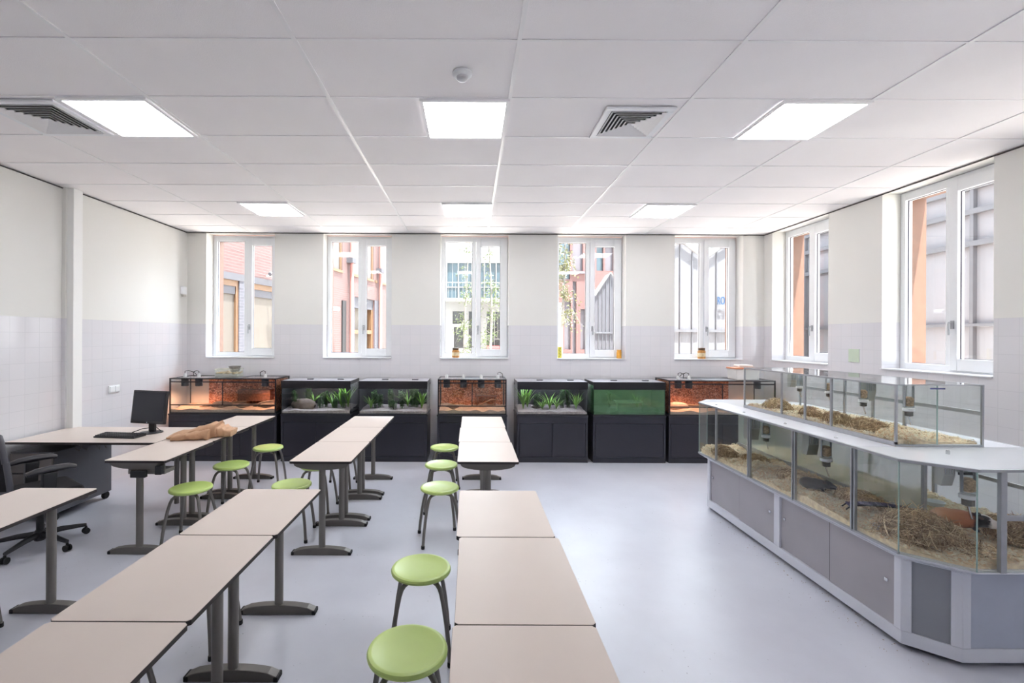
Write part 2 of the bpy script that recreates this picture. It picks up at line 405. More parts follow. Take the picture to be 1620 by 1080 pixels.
# wall fittings
t = thing('wall_socket', 'white double wall socket on the tiled left wall', 'wall socket', (XL, 5.68, 1.11))
MB().box(0, 0.014, -0.085, 0.085, -0.045, 0.045).build('cover_plate', M_white, t, bevel=0.004)
for s in (-0.042, 0.042):
    f = MB(); f.box(0.014, 0.022, s-0.034, s+0.034, -0.034, 0.034)
    f.build('socket_face', M_white, t, bevel=0.004)
t = thing('wall_sensor', 'small white sensor box high in the left back corner', 'sensor', (XL, 7.02, 2.43))
MB().box(0, 0.05, -0.045, 0.045, -0.05, 0.07).build('housing', M_white, t, bevel=0.01)
MB().box(0.01, 0.045, -0.035, 0.035, -0.085, -0.052).build('lower_housing', mat('sensor_grey', (200,196,190), 0.5), t, bevel=0.006)
tag(MB().box(XR-0.006, XR, 5.394, 5.546, 1.487, 1.64).build('wall_tile', mat('pale_green_tile', (205,220,198), 0.12, spec=.6), bevel=0.001), 'single pale green tile on the right wall between the windows', 'tile')
# ---------------------------------------------------------------- outside
M_pave = mat('pale_paving', (208,202,194), 0.9, var=0.08, scale=3)
struct('ground', MB().box(-40, 40, 7.7, 80, -0.3, -0.1).box(5.2, 40, -10, 7.7, -0.3, -0.1), M_pave)

M_pink = grid_mat('red_brick_facade', (92,69,67), (99,75,73), (108,96,95), 0.21, 0.0625, 0.006, 0.9, 'xz', 0.5)
M_grey = grid_mat('grey_brick_strip', (72,72,80), (84,84,92), (100,100,106), 0.21, 0.0625, 0.006, 0.9, 'xz', 0.5)
M_lint = mat('grey_lintel', (76,76,82), 0.8)
M_beige = mat('beige_shutter', (90,84,77), 0.7, var=0.03)
M_tim = mat('oiled_timber', (104,78,54), 0.6, var=0.1, scale=9)
M_gwin = mat('grey_reflecting_glass', (104,101,100), 0.6, var=0.05, spec=0.2)
t = thing('brick_building', 'long red brick building seen through the two left windows', 'building', (-4.95, 9.0, -0.1), math.atan2(0.98, 0.2))
Y2 = lambda px: (6.786/((744-px)/740.0+0.204) - 9.0)/0.98
doors = [(-1.2, Y2(377), 0, 3.0), (Y2(399), Y2(445), 0, 3.0), (Y2(560), Y2(592), 0, 3.15)]
ups = []
u = Y2(541)
upw = [(Y2(541)-1.9, Y2(541)), (Y2(556), Y2(556)+1.7), (Y2(556)+2.0, Y2(592.5)), (Y2(600), Y2(600)+2.2), (Y2(600)+2.6, Y2(600)+5.0)]
w = MB().wall(-1.6, 17, 0, 9, 0, 0.35, [(a,b,c,d) for a,b,c,d in doors] + [(a,b,3.86,6.2) for a,b in upw], 'x')
w.build('wall', M_pink, t)
for i, (a, b, c, d) in enumerate(doors):
    if i < 2:
        MB().box(a, b, 0.05, 0.09, 0, d-0.28).build('shutter', M_beige, t)
        MB().box(a, b, 0.005, 0.2, d-0.12, d).box(b-0.07, b, 0.005, 0.2, 0, d-0.12).box(a, a+0.07, 0.005, 0.2, 0, d-0.12).build('door_frame', M_tim, t)
        MB().box(a+.07, b-.07, 0.02, 0.2, d-0.28, d-0.12).build('roller_box', M_lint, t)
        MB().box(b+0.002, b+0.32, -0.02, 0.1, 0, d).build('grey_brick_pier', M_grey, t)
        MB().box(a-0.3, b+0.4, -0.03, 0.08, d+.001, d+0.14).build('lintel', M_lint, t)
    else:
        MB().box(a, b, 0.24, 0.28, 0, d).build('door_leaf', M_beige, t)
        f = MB().box(a, a+0.14, 0.05, 0.24, 0, d-0.35).box(b-0.14, b, 0.05, 0.24, 0, d-0.35).box(a+.14, b-.14, 0.05, 0.24, 1.95, 2.08)
        f.build('door_frame', M_tim, t)
        MB().box(a, b, 0.05, 0.24, d-0.35, d).build('fanlight', M_lint, t)
        MB().box(b+.002, b+0.55, -0.02, 0.1, 0, d).build('grey_brick_pier', M_grey, t)
        MB().box(a-0.2, a-0.002, -0.02, 0.1, 0, d).build('grey_brick_pier', M_grey, t)
for a, b in upw:
    f = MB().box(a, b, -0.03, 0.2, 3.78, 3.86).box(b-0.08, b, 0.02, 0.2, 3.86, 6.2).box(a, a+0.06, 0.02, 0.2, 3.86, 6.2).build('window_frame', M_tim, t)
    MB().box(a+.06, b-.08, 0.06, 0.09, 3.86, 6.2).build('pane', M_gwin, f)
a = Y2(543); MB().box(a-0.12, a+0.12, -0.04, 0.05, 0, 2.95).build('dark_slit', M_black, t)
M_pipe = mat('reddish_downpipe', (160,110,104), 0.6)
for px in (551.5, 597.5):
    a = Y2(px); p = MB().tube([(a,-0.10,0),(a,-0.10,9)], 0.06, 10).build('downpipe', M_pipe, t, smooth=True)
    MB().box(a-0.16, a+0.12, -0.2, 0.0, 4.15, 4.3).build('bracket', M_lint, p)
for px, z, lab in ((420, 3.14, 'white security camera on the brick wall seen through the leftmost window'), (519, 2.55, 'white security camera on the brick wall seen through the second window')):
    y = 6.786/((744-px)/740.0+0.204); x = -4.95+0.204*(y-9)
    c = thing('security_camera', lab, 'camera', (x+0.02, y, z), math.atan2(0.98,0.2))
    MB().tube([(0,0.0,-0.02),(0,-0.16,-0.02)], 0.02, 8).build('bracket', M_white, c)
    MB().tube([(-0.12,-0.18,0),(0.18,-0.2,0.0)], 0.055, 12).build('housing', M_white, c, smooth=True)
    MB().tube([(-0.15,-0.177,0),(-0.12,-0.18,0)], 0.04, 12).build('lens', M_lint, c)

M_wht = mat('white_render', (128,129,129), 0.8, var=0.02)
M_bluew = mat('blue_tinted_glazing', (62,80,89), 0.25, var=0.15, scale=1.2, spec=0.7)
M_dkw = mat('dark_glazing', (52,57,60), 0.2, var=0.3, scale=2.0, spec=0.7)
t = thing('white_building', 'white building with blue glazing seen through the middle window', 'building', (0, 28, -0.1))
H = [(-1.40,-0.76,4.2,6.3), (-0.70,0.05,4.2,6.3), (0.11,0.8,4.2,6.3), (0.86,1.5,4.2,6.3), (1.56,2.25,4.2,6.3), (2.5,3.3,4.2,6.3), (-1.06,-0.30,2.65,3.4), (-0.98,-0.42,1.2,2.45), (-0.1,0.3,1.2,3.4), (0.98,1.42,1.1,3.4), (1.46,1.85,1.1,3.4), (2.3,3.2,1.2,3.4)]
MB().wall(-3.6, 4.0, 0, 11, 0, 0.4, H, 'x').build('wall', M_wht, t)
for i, (a, b, c, d) in enumerate(H):
    f = MB().box(a, b, 0.12, 0.16, c, d).build('window', M_bluew if i < 6 else M_dkw, t)
    if d - c > 1.5: MB().box(a, b, 0.08, 0.12, c+0.62, c+0.68).box((a+b)/2-.015, (a+b)/2+.015, 0.08, 0.12, c+.68, d).build('glazing_bar', M_wht, f)
rl = MB(); rl.box(-1.5, 3.4, -0.9, -0.84, 5.0, 5.05)
for k in range(24): rl.box(-1.5+0.21*k, -1.485+0.21*k, -0.88, -0.86, 4.1, 5.0)
rl.build('balcony_railing', M_wht, t)
MB().box(-1.6, 3.5, -0.95, 0, 3.95, 4.1).build('balcony', M_wht, t)
MB().box(0.95, 1.9, -0.3, -0.2, 1.0, 1.35).build('red_planter', mat('dull_red', (190,110,110), .8), t)

M_dpk = grid_mat('dark_pink_brick', (92,64,62), (100,70,68), (114,98,97), 0.21, 0.0625, 0.006, 0.9, 'xz', 0.5)
M_drk = mat('dark_reveal', (96,92,98), 0.6)
t = thing('brick_building', 'dark red brick building behind the birch seen through the fourth window', 'building', (0, 22, -0.1))
H = [(4.1,4.68,4.6,7), (4.78,5.28,5.0,7), (5.4,5.6,4.3,7.0), (4.42,4.72,1.3,3.6), (4.80,4.98,1.0,4.5), (5.18,5.42,1.3,3.2), (5.92,6.24,5.0,6.4), (6.32,6.72,5.0,6.4), (7.0,8.5,4.2,6.4)]
MB().wall(3.0, 10, 0, 8.5, 0, 0.4, H, 'x').build('wall', M_dpk, t)
for i, (a, b, c, d) in enumerate(H):
    MB().box(a, b, 0.15, 0.2, c, d).build('window', M_bluew if i in (0, 2, 6) else M_drk, t)
MB().box(5.46, 5.62, -0.05, 0.1, 0.5, 3.4).box(3.9, 4.35, -0.05, 0.1, .5, 3.5).build('pale_pier', mat('pale_panel', (196,190,184), .8), t)
MB().box(4.05, 5.6, -0.08, 0.05, 4.86, 4.96).build('lintel', M_drk, t)

# greenhouses
M_poly = mat('ribbed_translucent_panel', (92,91,97), 0.5, var=0.04, scale=1.2)
M_poly2 = mat('pale_translucent_panel', (112,113,118), 0.5, var=0.03, scale=1.0)
M_gal = mat('galvanised_bar', (104,105,110), 0.5, 0.2)
def greenhouse(label, x0, w, n, y, eave, ridge, depth, nb=8):
    t = thing('greenhouse', label, 'greenhouse', (x0, y, -0.1))
    for k in range(n):
        a = k*w; e = eave+0.1; rg = ridge+0.1
        MB().prism_y([(a,0),(a+w,0),(a+w,e),(a+w/2,rg),(a,e)], 0.02, depth).build('glazed_bay', M_poly if n < 3 else M_poly2, t)
        r = MB(); r.tube([(a,-0.03,e),(a+w/2,-0.03,rg),(a+w,-0.03,e)], 0.028, 6)
        r.build('verge', M_wht, t)
        b = MB()
        for j in range(1, nb):
            xx = a + w*j/nb; zz = e + (rg-e)*(1-abs(xx-a-w/2)/(w/2)); b.box(xx-0.010, xx+0.010, -0.012, 0.02, 0, zz)
        b.box(a, a+w, -0.035, 0.02, 2.0, 2.06)
        b.build('glazing_bar', M_gal, t)
    return t
greenhouse('lilac-grey greenhouse gable with fine vertical bars seen through the fourth window', 4.26, 1.04, 2, 16.0, 3.2, 3.98, 0.6)
gb = greenhouse('pale greenhouse with lettering on its end wall seen through the fifth window', 4.36, 1.14, 3, 11.0, 3.62, 4.02, 2.4, 4)
cu = bpy.data.curves.new('sign_text', 'FONT'); cu.body = 'ROB'; cu.size = 0.26; cu.extrude = 0.008
tmp = bpy.data.objects.new('tmp', cu); COL.objects.link(tmp)
bpy.context.view_layer.update()
me = bpy.data.meshes.new_from_object(tmp); bpy.data.objects.remove(tmp)
me.materials.clear(); me.materials.append(mat('blue_lettering', (24,70,112), 0.5))
lt = bpy.data.objects.new('lettering', me); COL.objects.link(lt); lt.parent = gb
lt.rotation_euler = (PI/2, 0, 0); lt.location = (5.775-4.36, -0.05, 2.55+0.1); lt.scale = (0.5, 1.0, 1.0)
t = thing('greenhouse', 'long white greenhouse side wall with grey rails seen through the right-hand windows', 'greenhouse', (8.6, 2.0, -0.1))
for k in range(6):
    MB().box(0.03, 0.08, k*2.0, k*2.0+1.99, 0, 4.5).build('glazed_bay', mat('white_translucent_panel', (128,128,133), 0.5, var=0.03, scale=1.0), t)
b = MB()
for z in (0.9, 2.08, 3.45, 4.0, 4.42): b.box(-0.05, 0.03, 0, 12, z, z+(0.09 if z > 3 else 0.05))
for k in range(13): b.box(-0.04, 0.03, k*1.0-0.03, k*1.0+0.03, 0, 4.42)
b.build('rail', M_gal, t)

# birches
M_bark = mat('white_birch_bark', (130,128,124), 0.8, var=0.2, scale=12)
M_leaf = mat('birch_leaf', (92,108,64), 0.6, var=0.25, scale=3)
M_leaf2 = mat('yellowing_birch_leaf', (108,110,74), 0.6, var=0.25, scale=3)
def birch(label, x, y, h, seed, zlow, spread, lm, nl=900):
    r = random.Random(seed); t = thing('birch_tree', label, 'tree', (x, y, -0.1))
    pts = [(0.06*math.sin(k*0.9+seed), 0.05*math.cos(k*1.1), h*k/8) for k in range(9)]
    MB().tube(pts, [0.055*(1-0.8*k/8) for k in range(9)], 8).build('trunk', M_bark, t, smooth=True)
    br = MB(); lf = MB()
    for k in range(46):
        z = zlow + (h-zlow)*r.random(); a = r.random()*2*PI; L = spread*(0.5+0.6*r.random())*(1.1-0.6*z/h)
        p0 = Vector((0.04*math.cos(a), 0.04*math.sin(a), z)); p1 = p0 + Vector((math.cos(a)*L*.6, math.sin(a)*L*.6, 0.25*L)); p2 = p0 + Vector((math.cos(a)*L, math.sin(a)*L, -0.35*L-.1))
        br.tube([p0, p1, p2], [0.010, 0.006, 0.003], 4)
        for j in range(nl//46):
            q = r.random(); p = (p0.lerp(p1, q*2) if q < .5 else p1.lerp(p2, q*2-1)) + Vector((r.gauss(0,.06), r.gauss(0,.06), r.gauss(-.06,.08)))
            d1 = Vector((r.gauss(0,1), r.gauss(0,1), r.gauss(0,1))).normalized(); d2 = d1.cross(Vector((r.gauss(0,1), r.gauss(0,1), r.gauss(0,1)))).normalized()
            s_ = 0.03+0.015*r.random()
            lf.add([p-d1*s_, p+d2*s_*.6, p+d1*s_, p-d2*s_*.6], [(0,1,2,3)])
    br.build('branches', M_bark, t); lf.build('foliage', lm, t)
birch('slim birch in front of the white building, left pane of the middle window', -0.17, 18.0, 7.5, 3, 0.6, 0.55, M_leaf, 1300)
birch('slim birch seen through the right pane of the middle window', 0.72, 17.0, 7.0, 5, 1.6, 0.5, M_leaf, 1100)
birch('white-stemmed birch with yellowish leaves seen through the fourth window', 2.68, 13.5, 6.2, 9, 2.3, 0.5, M_leaf2, 1500)
# ---------------------------------------------------------------- tables
ZT = 0.765
def make_table():
    t = thing('school_table', '', 'table')
    x = 0.247; y = 0.352; c = 0.012
    poly = [(-x+c,-y),(x-c,-y),(x,-y+c),(x,y-c),(x-c,y),(-x+c,y),(-x,y-c),(-x,-y+c)]
    tb = MB(); tb.m(1).prism(poly, ZT-0.020, ZT-0.002)
    tb.m(0).prism([(a*0.996, b*0.998) for a, b in poly], ZT-0.002, ZT)
    tb.build('tabletop', [M_top, M_edge], t)
    for sy in (-1, 1):
        yl = sy*0.288
        MB().tube([(0,yl,0.045),(0,yl,ZT-0.075)], 0.026, 16).build('pole', M_steel, t, smooth=True)
        # low arched foot
        n = 10; top = []; 
        for k in range(n+1):
            q = -1+2*k/n; top.append((q*0.235, 0.018+0.042*math.sqrt(max(0, 1-q*q*0.98))))
        poly = [(-0.235,0.0),(0.235,0.0)] + list(reversed(top))
        f = MB().prism_y(poly, yl-0.028, yl+0.028).build('foot', M_foot, t, bevel=0.004)
        for s in (-1, 1): MB().box(s*0.229-0.012, s*0.229+0.012, yl-0.031, yl+0.031, 0.0, 0.026).build('end_cap', M_rub, f, bevel=0.004)
        # crescent bracket under the top
        bot = [(math.sin(a)*0.222, ZT-0.026-0.052*math.cos(a)**0.8) for a in [(-0.5+k/12)*PI*0.999 for k in range(13)]]
        poly = [(-0.235, ZT-0.0205)] + bot + [(0.235, ZT-0.0205)]
        MB().prism_y(poly, sy*0.315-0.006, sy*0.315+0.006).box(-0.03, 0.03, min(yl,sy*0.31), max(yl,sy*0.31), ZT-0.08, ZT-0.06).build('bracket', M_steel, t)
    MB().box(-0.02, 0.02, -0.30, 0.30, ZT-0.06, ZT-0.0205).build('beam', M_steel, t)
    return t
T0 = make_table(); first = [True]
def place_table(cx, cy, label, dz=0.0, rz=0.0):
    if first[0]:
        first[0] = False; T0.location = (cx, cy, dz); T0['label'] = label; T0['group'] = 'beige topped school tables in three rows'; T0.rotation_euler.z = rz; return T0
    return dup(T0, (cx, cy, dz), rz, label, 'beige topped school tables in three rows')
G = 0.711
for i, lab in enumerate(['far table of the front right-hand row, pale top nearest the three stools', 'beige table in the middle of the front right-hand row, lower edge on a full-width seam', 'nearest beige table of the right-hand row, cut off by the bottom edge of the photo']):
    place_table((0.182, 0.196, 0.190)[i], 3.04-G*(i+0.5), lab, (0,0,0.001)[i])
for i, lab in enumerate(['nearest table of the back right-hand row, crescent bracket facing the viewer', 'middle table of the back right-hand row, in front of the small terrarium', 'farthest table of the back right-hand row, touching the view of the small terrarium cabinet']):
    place_table((0.147, 0.140, 0.148)[i], 3.73+G*(i+0.5), lab)
for i, lab in enumerate(['farthest beige table of the front middle row, its far edge below a green stool', 'beige table second in the front middle row, between two seams', 'nearest beige table of the middle row, filling the bottom left of the photo']):
    place_table((-1.212, -1.222, -1.218)[i], 3.05-G*(i+0.5), lab)
for i, lab in enumerate(['nearest table of the back middle row, with T-foot and crescent bracket in front', 'middle table of the back middle row, beyond the visible seam', 'farthest table of the back middle row, before the dark aquarium cabinets']):
    place_table(-1.193, 3.72+G*(i+0.5), lab)
for i, lab in enumerate(['nearest table of the back left row, with a grey power box beneath', 'table of the back left row carrying the brown paper bag', 'farthest table of the back left row, ending before the large terrarium']):
    place_table(-2.67, 3.72+G*(i+0.5), lab)
place_table(-2.665, 3.05-G*0.5, 'beige table at the left edge of the photo in front of the office chair')

# teacher's desk against the left wall
t = thing('desk', 'beige topped desk along the left wall carrying monitor and keyboard', 'desk', (-3.63, 4.72, 0))
tb = MB(); tb.m(1).box(-0.69, 0.705, -0.375, 0.375, ZT-0.022, ZT-0.002); tb.m(0).box(-0.688, 0.703, -0.373, 0.373, ZT-0.002, ZT)
tb.build('tabletop', [M_top, M_edge], t)
for x in (-0.5, 0.55):
    MB().tube([(x,0.2,0.0),(x,0.2,ZT-0.022)], 0.024, 12).build('leg', M_steel, t, smooth=True)
MB().box(-0.66, 0.6, -0.02, 0.02, ZT-0.07, ZT-0.0225).build('beam', M_steel, t)
w = MB()
for k, (a, b) in enumerate(((-0.28,-0.2),(-0.24,-0.14),(-0.05,-0.12),(-0.02,-0.06))):
    w.tube([(a,-0.1+0.03*k,ZT-0.03),(a-0.02,-0.1+.03*k,ZT-0.10),((a+b)/2,-0.08+.03*k,ZT-0.15),(b,-0.1+.03*k,ZT-0.09),(b,-0.1+.03*k,ZT-0.03)], 0.004, 6)
w.build('cable', M_foot, t, smooth=True)
t = thing('drawer_cabinet', 'low dark grey cabinet standing under the desk at the left wall', 'cabinet', (-4.11, 4.74, 0))
M_cab = mat('dark_grey_board', (92,93,99), 0.5, var=0.03); M_cab2 = mat('mid_grey_board', (104,98,95), 0.5, var=0.03)
MB().box(-0.21, 0.205, -0.34, 0.36, 0.075, 0.66).build('body', M_cab, t, bevel=0.003)
for k in range(3):
    d = MB().box(-0.2, 0.195, -0.358, -0.341, 0.085+0.19*k, 0.265+0.19*k).build('drawer', M_cab2, t, bevel=0.002)
    MB().box(-0.06, 0.06, -0.37, -0.358, 0.22+0.19*k, 0.232+0.19*k).build('handle', M_alu, d)
for x, y in ((-.17,-.3),(.17,-.3),(-.17,.32),(.17,.32)):
    MB().tube([(x-.018,y,0.036),(x+.018,y,0.036)], 0.036, 14).box(x-.01,x+.01,y-.02,y+.02,.04,.0745).build('caster', M_rub, t, smooth=True)

# ---------------------------------------------------------------- stools
def make_stool():
    t = thing('stool', '', 'stool')
    s = MB().lathe([(0.0,0.428),(0.10,0.426),(0.150,0.430),(0.166,0.440),(0.168,0.450),(0.163,0.459),(0.154,0.4625),(0.146,0.461),(0.125,0.455),(0.08,0.450),(0.0,0.448)], n=44)
    s.build('seat', M_green, t, smooth=True)
    MB().lathe([(0.115,0.418),(0.115,0.4265)], n=28).build('seat_plate', M_foot, t)
    for k in range(4):
        a = PI/4 + k*PI/2; c, s_ = math.cos(a), math.sin(a)
        P = [(0.06,0.408),(0.10,0.409),(0.126,0.404),(0.146,0.388),(0.160,0.36),(0.178,0.30),(0.198,0.21),(0.213,0.12),(0.222,0.05),(0.226,0.012)]
        lg = MB().tube([(r*c, r*s_, z) for r, z in P], 0.0125, 12).build('leg', M_steel, t, smooth=True)
        MB().lathe([(0.0145,0),(0.0155,0.004),(0.0150,0.026)], (0.2265*c, 0.2265*s_, 0), 12).build('foot_cap', M_rub, lg, smooth=True)
    return t
S0 = make_stool(); f1 = [True]
SG = 'green topped stools with grey bent tube legs'
for x, y, rz, lab in [
    (-0.256, 1.955, 0.15, 'nearest green stool, cut by the bottom edge beside the right-hand tables'),
    (-0.272, 2.645, 0.08, 'second nearest green stool, beside the seam of the right-hand front tables'),
    (-0.26, 4.07, 0.2, 'pale green stool just behind the front right-hand row, nearest of the three far ones'),
    (-0.292, 4.80, 0.05, 'middle one of three pale green stools beside the back right-hand row'),
    (-0.300, 5.55, 0.1, 'farthest green stool beside the back right-hand row, before the small terrarium'),
    (-2.40, 4.03, 0.1, 'green stool nearest the viewer beside the back left row'),
    (-2.42, 4.75, 0.05, 'middle green stool of the three beside the back left row'),
    (-2.37, 5.50, 0.12, 'farthest green stool beside the back left row, before the aquarium cabinets'),
    (-1.57, 4.13, 0.1, 'green stool half hidden behind the far table of the front middle row'),
    (-1.55, 4.76, 0.0, 'stool tucked under the nearest back middle table, only legs showing'),
    (-1.52, 5.48, 0.0, 'stool tucked under the back middle row farther on, only legs showing'),
    (-1.56, 2.70, 0.0, 'stool hidden under the second front middle table, one leg showing'),
    (-1.56, 1.96, 0.0, 'stool hidden under the nearest middle table, one leg showing at the bottom'),
    (-2.985, 2.66, 0.0, 'stool at the left edge of the photo, only a bent leg showing')]:
    if f1[0]: f1[0] = False; o = S0; o.location = (x,y,0); o.rotation_euler.z = rz; o['label'] = lab; o['group'] = SG
    else: dup(S0, (x,y,0), rz, lab, SG)

# ---------------------------------------------------------------- office chair
M_mesh = mat('black_chair_fabric', (30,28,32), 0.9, var=0.15, scale=40, bump=0.3, bscale=300)
M_rim = mat('grey_backrest_rim', (84,84,90), 0.5)
ch = thing('office_chair', 'black office chair on a five-star base at the left edge', 'chair', (-3.58, 3.90, 0), math.atan2(-0.58, 0.81)); 
# local +y is the facing direction
base = MB()
base.lathe([(0.035,0.055),(0.045,0.07),(0.045,0.12),(0.03,0.14)], n=16)
for k in range(5):
    a = 0.35 + k*2*PI/5; c, s_ = math.cos(a), math.sin(a)
    base.tube([(0.02*c,0.02*s_,0.105),(0.15*c,0.15*s_,0.10),(0.31*c,0.31*s_,0.078)], [0.027,0.022,0.015], 8)
base.build('star_base', M_dark, ch, smooth=True)
for k in range(5):
    a = 0.35 + k*2*PI/5; c, s_ = math.cos(a), math.sin(a); x, y = 0.31*c, 0.31*s_
    cs = MB(); 
    for q in (-1, 1): cs.tube([(x-s_*0.008*q, y+c*0.008*q, 0.026),(x-s_*0.022*q, y+c*0.022*q, 0.026)], 0.026, 14)
    cs.tube([(x,y,0.03),(x,y,0.066)], 0.010, 8).build('caster', M_rub, ch, smooth=True)
MB().tube([(0,0,0.12),(0,0,0.40)], 0.026, 12).build('gas_column', M_dark, ch, smooth=True)
MB().box(-0.24, 0.24, -0.22, 0.24, 0.42, 0.50).build('seat', M_mesh, ch, bevel=0.035, seg=4)
MB().box(-0.1, 0.1, -0.12, 0.12, 0.385, 0.419).build('mechanism', M_dark, ch, bevel=0.01)
bk = MB(); nx, nz = 10, 12
def bp(i, j, off):
    u = -1+2*i/nx; v = j/nz
    wd = 0.268*(0.80+0.40*v-0.40*v*v) * (1 if 0 < j < nz else 0.9)
    return (u*wd, -0.20-0.06*v - 0.05*(1-u*u) - off, 0.53+0.47*v - 0.02*u*u*(1 if v > .5 else -1))
for off in (0.0, 0.035):
    bk.add([bp(i,j,off) for j in range(nz+1) for i in range(nx+1)], [(j*(nx+1)+i, j*(nx+1)+i+1, (j+1)*(nx+1)+i+1, (j+1)*(nx+1)+i) if off else (j*(nx+1)+i, (j+1)*(nx+1)+i, (j+1)*(nx+1)+i+1, j*(nx+1)+i+1) for j in range(nz) for i in range(nx)])
o = bk.build('backrest', M_mesh, ch, smooth=True)
loop = [bp(0,j,0.017) for j in range(nz+1)] + [bp(i,nz,0.017) for i in range(1,nx+1)] + [bp(nx,j,0.017) for j in range(nz-1,-1,-1)] + [bp(i,0,0.017) for i in range(nx-1,-1,-1)]
MB().tube(loop, 0.021, 10).build('backrest_rim', M_rim, o, smooth=True)
MB().tube([(0,-0.16,0.43),(0,-0.29,0.44),(0,-0.325,0.52),(0,-0.31,0.72)], 0.022, 10).build('back_bar', M_dark, ch, smooth=True)
for s_ in (-1, 1):
    x = 0.265*s_
    a = MB().prism_x([(-0.05,0.46),(0.035,0.46),(0.045,0.665),(-0.045,0.665)], x-0.034, x+0.034).box(min(0.2*s_,x), max(0.2*s_,x), -0.04, 0.03, 0.405, 0.419+0.0).box(x-0.034,x+0.034,-0.05,0.035,0.405,0.46)
    o = a.build('armrest_post', M_dark, ch, bevel=0.008)
    pts = [(x, -0.14, 0.668), (x, -0.08, 0.682), (x, 0.02, 0.690), (x, 0.12, 0.688), (x, 0.165, 0.675)]
    pd = MB(); pd.tube(pts, [0.020,0.026,0.028,0.027,0.018], 12); 
    pd.v = [(x+(vx-x)*1.4, vy, 0.685+(vz-0.685)*0.95) for vx,vy,vz in pd.v]
    pd.build('armrest', mat('armrest_black', (46,46,52), 0.4), ch, smooth=True)

# ---------------------------------------------------------------- things on the desk and tables
t = thing('monitor', 'black flat computer monitor on the desk, screen dark', 'monitor', (-3.27, 4.80, ZT), -0.22)
MB().lathe([(0.105,0),(0.105,0.008),(0.06,0.014)], n=24).build('base', M_dark, t, smooth=True)
MB().box(-0.035, 0.035, 0.0, 0.03, 0.012, 0.16).build('stand', M_dark, t, bevel=0.004)
def tilt(mb, ang, piv=(0,0.0,0.25)):
    c, s_ = math.cos(ang), math.sin(ang)
    mb.v = [(x, piv[1]+(y-piv[1])*c-(z-piv[2])*s_, piv[2]+(y-piv[1])*s_+(z-piv[2])*c) for x,y,z in mb.v]; return mb
tilt(MB().box(-0.205, 0.205, -0.035, 0.0, 0.095, 0.43), -0.12).build('casing', M_dark, t, bevel=0.006)
tilt(MB().box(-0.19, 0.19, -0.0375, -0.0352, 0.125, 0.415), -0.12).build('screen', mat('switched_off_screen', (44,46,54), 0.25), t)
lg = MB().lathe([(0.007,0),(0.007,0.001)], n=16); lg.v = [(x, -0.0355-z, 0.109+y) for x,y,z in lg.v]
tilt(lg, -0.12).build('logo', mat('logo_pale', (170,180,190), 0.4), t)
t = thing('keyboard', 'black computer keyboard lying on the desk before the monitor', 'keyboard', (-3.44, 4.60, ZT), -0.10)
MB().prism_x([(-0.075,0),(0.075,0),(0.075,0.026),(-0.075,0.014)], -0.215, 0.215).build('body', M_dark, t, bevel=0.003)
ky = MB()
for j in range(5):
    for i in range(17):
        ky.box(-0.205+0.0242*i, -0.205+0.0242*i+0.02, -0.065+0.026*j, -0.065+0.026*j+0.021, 0.015+0.002*j, 0.024+0.002*j)
o = ky.build('keys', mat('key_black', (40,40,44), 0.5), t); 
tag(MB().tube([(-3.36,4.69,ZT+.006),(-3.42,4.74,ZT+.014),(-3.36,4.80,ZT+.04),(-3.24,4.835,ZT+.05),(-3.2,4.85,ZT+.006)], 0.004, 6).build('cable', M_rub, smooth=True), 'thin black cable looping between keyboard and monitor', 'cable')
# brown paper bag: crumpled, folded over, lying on its side
M_kraft = mat('brown_kraft_paper', (190,150,118), 0.75, var=0.10, scale=9, bump=0.5, bscale=24)
t = thing('paper_bag', 'crumpled brown paper bag lying on the back left tables', 'bag', (-2.71, 4.63, ZT), 0.16)
def bag(L, w0, w1, h0, h1, seed, zb=0.0):
    b = MB(); nu, nl = 26, 16; vs = []
    for i in range(nl+1):
        q = i/nl; w = w0+(w1-w0)*q; h = h0+(h1-h0)*q
        if i in (0, nl): w *= .97
        for k in range(nu):
            a = 2*PI*k/nu; ca, sa = math.cos(a), math.sin(a)
            x = (abs(ca)**0.45)*(1 if ca > 0 else -1)*w/2; z = (abs(sa)**0.6)*(1 if sa > 0 else -1)*h/2 + h/2
            n_ = noise.noise(Vector((x*9+seed, q*6, z*11)))*0.016 + noise.noise(Vector((x*25, q*16+seed, z*25)))*0.006
            vs.append((-L/2+L*q + n_*0.6, x + n_*0.8, zb + max(0.001, z + n_*(0.3+z/max(h,.01)))))
    fs = [(i*nu+k, i*nu+(k+1)%nu, (i+1)*nu+(k+1)%nu, (i+1)*nu+k) for i in range(nl) for k in range(nu)]
    fs += [tuple(range(nu-1,-1,-1)), tuple(nl*nu+k for k in range(nu))]
    return b.add(vs, fs)
b1 = bag(0.44, 0.24, 0.27, 0.03, 0.14, 2); b1.build('bag_body', M_kraft, t, smooth=True)
b2 = bag(0.32, 0.10, 0.17, 0.05, 0.11, 5, 0.0); b2.v = [(x+0.02, y-0.14+x*0.12, z*0.85) for x,y,z in b2.v]; b2.build('folded_flap', M_kraft, t, smooth=True)
b3 = bag(0.19, 0.24, 0.2, 0.13, 0.06, 8); b3.v = [(x+0.25, y*1.05+0.01, z*1.0) for x,y,z in b3.v]; b3.build('rolled_top', M_kraft, t, smooth=True)
t = thing('power_box', 'grey power box hanging under the nearest back left table', 'power box', (-2.60, 3.80, ZT-0.0205-0.0))
MB().box(-0.14, 0.155, -0.05, 0.08, -0.095, -0.062).box(-0.14, 0.155, -0.05, -0.04, -0.062, -0.002).build('housing', M_steel, t, bevel=0.004)
MB().box(-0.10, 0.02, -0.085, -0.051, -0.115, -0.062).build('plug', M_dark, t, bevel=0.004)
MB().box(0.10, 0.15, -0.09, -0.051, -0.09, -0.02).build('plug', M_dark, t, bevel=0.004)
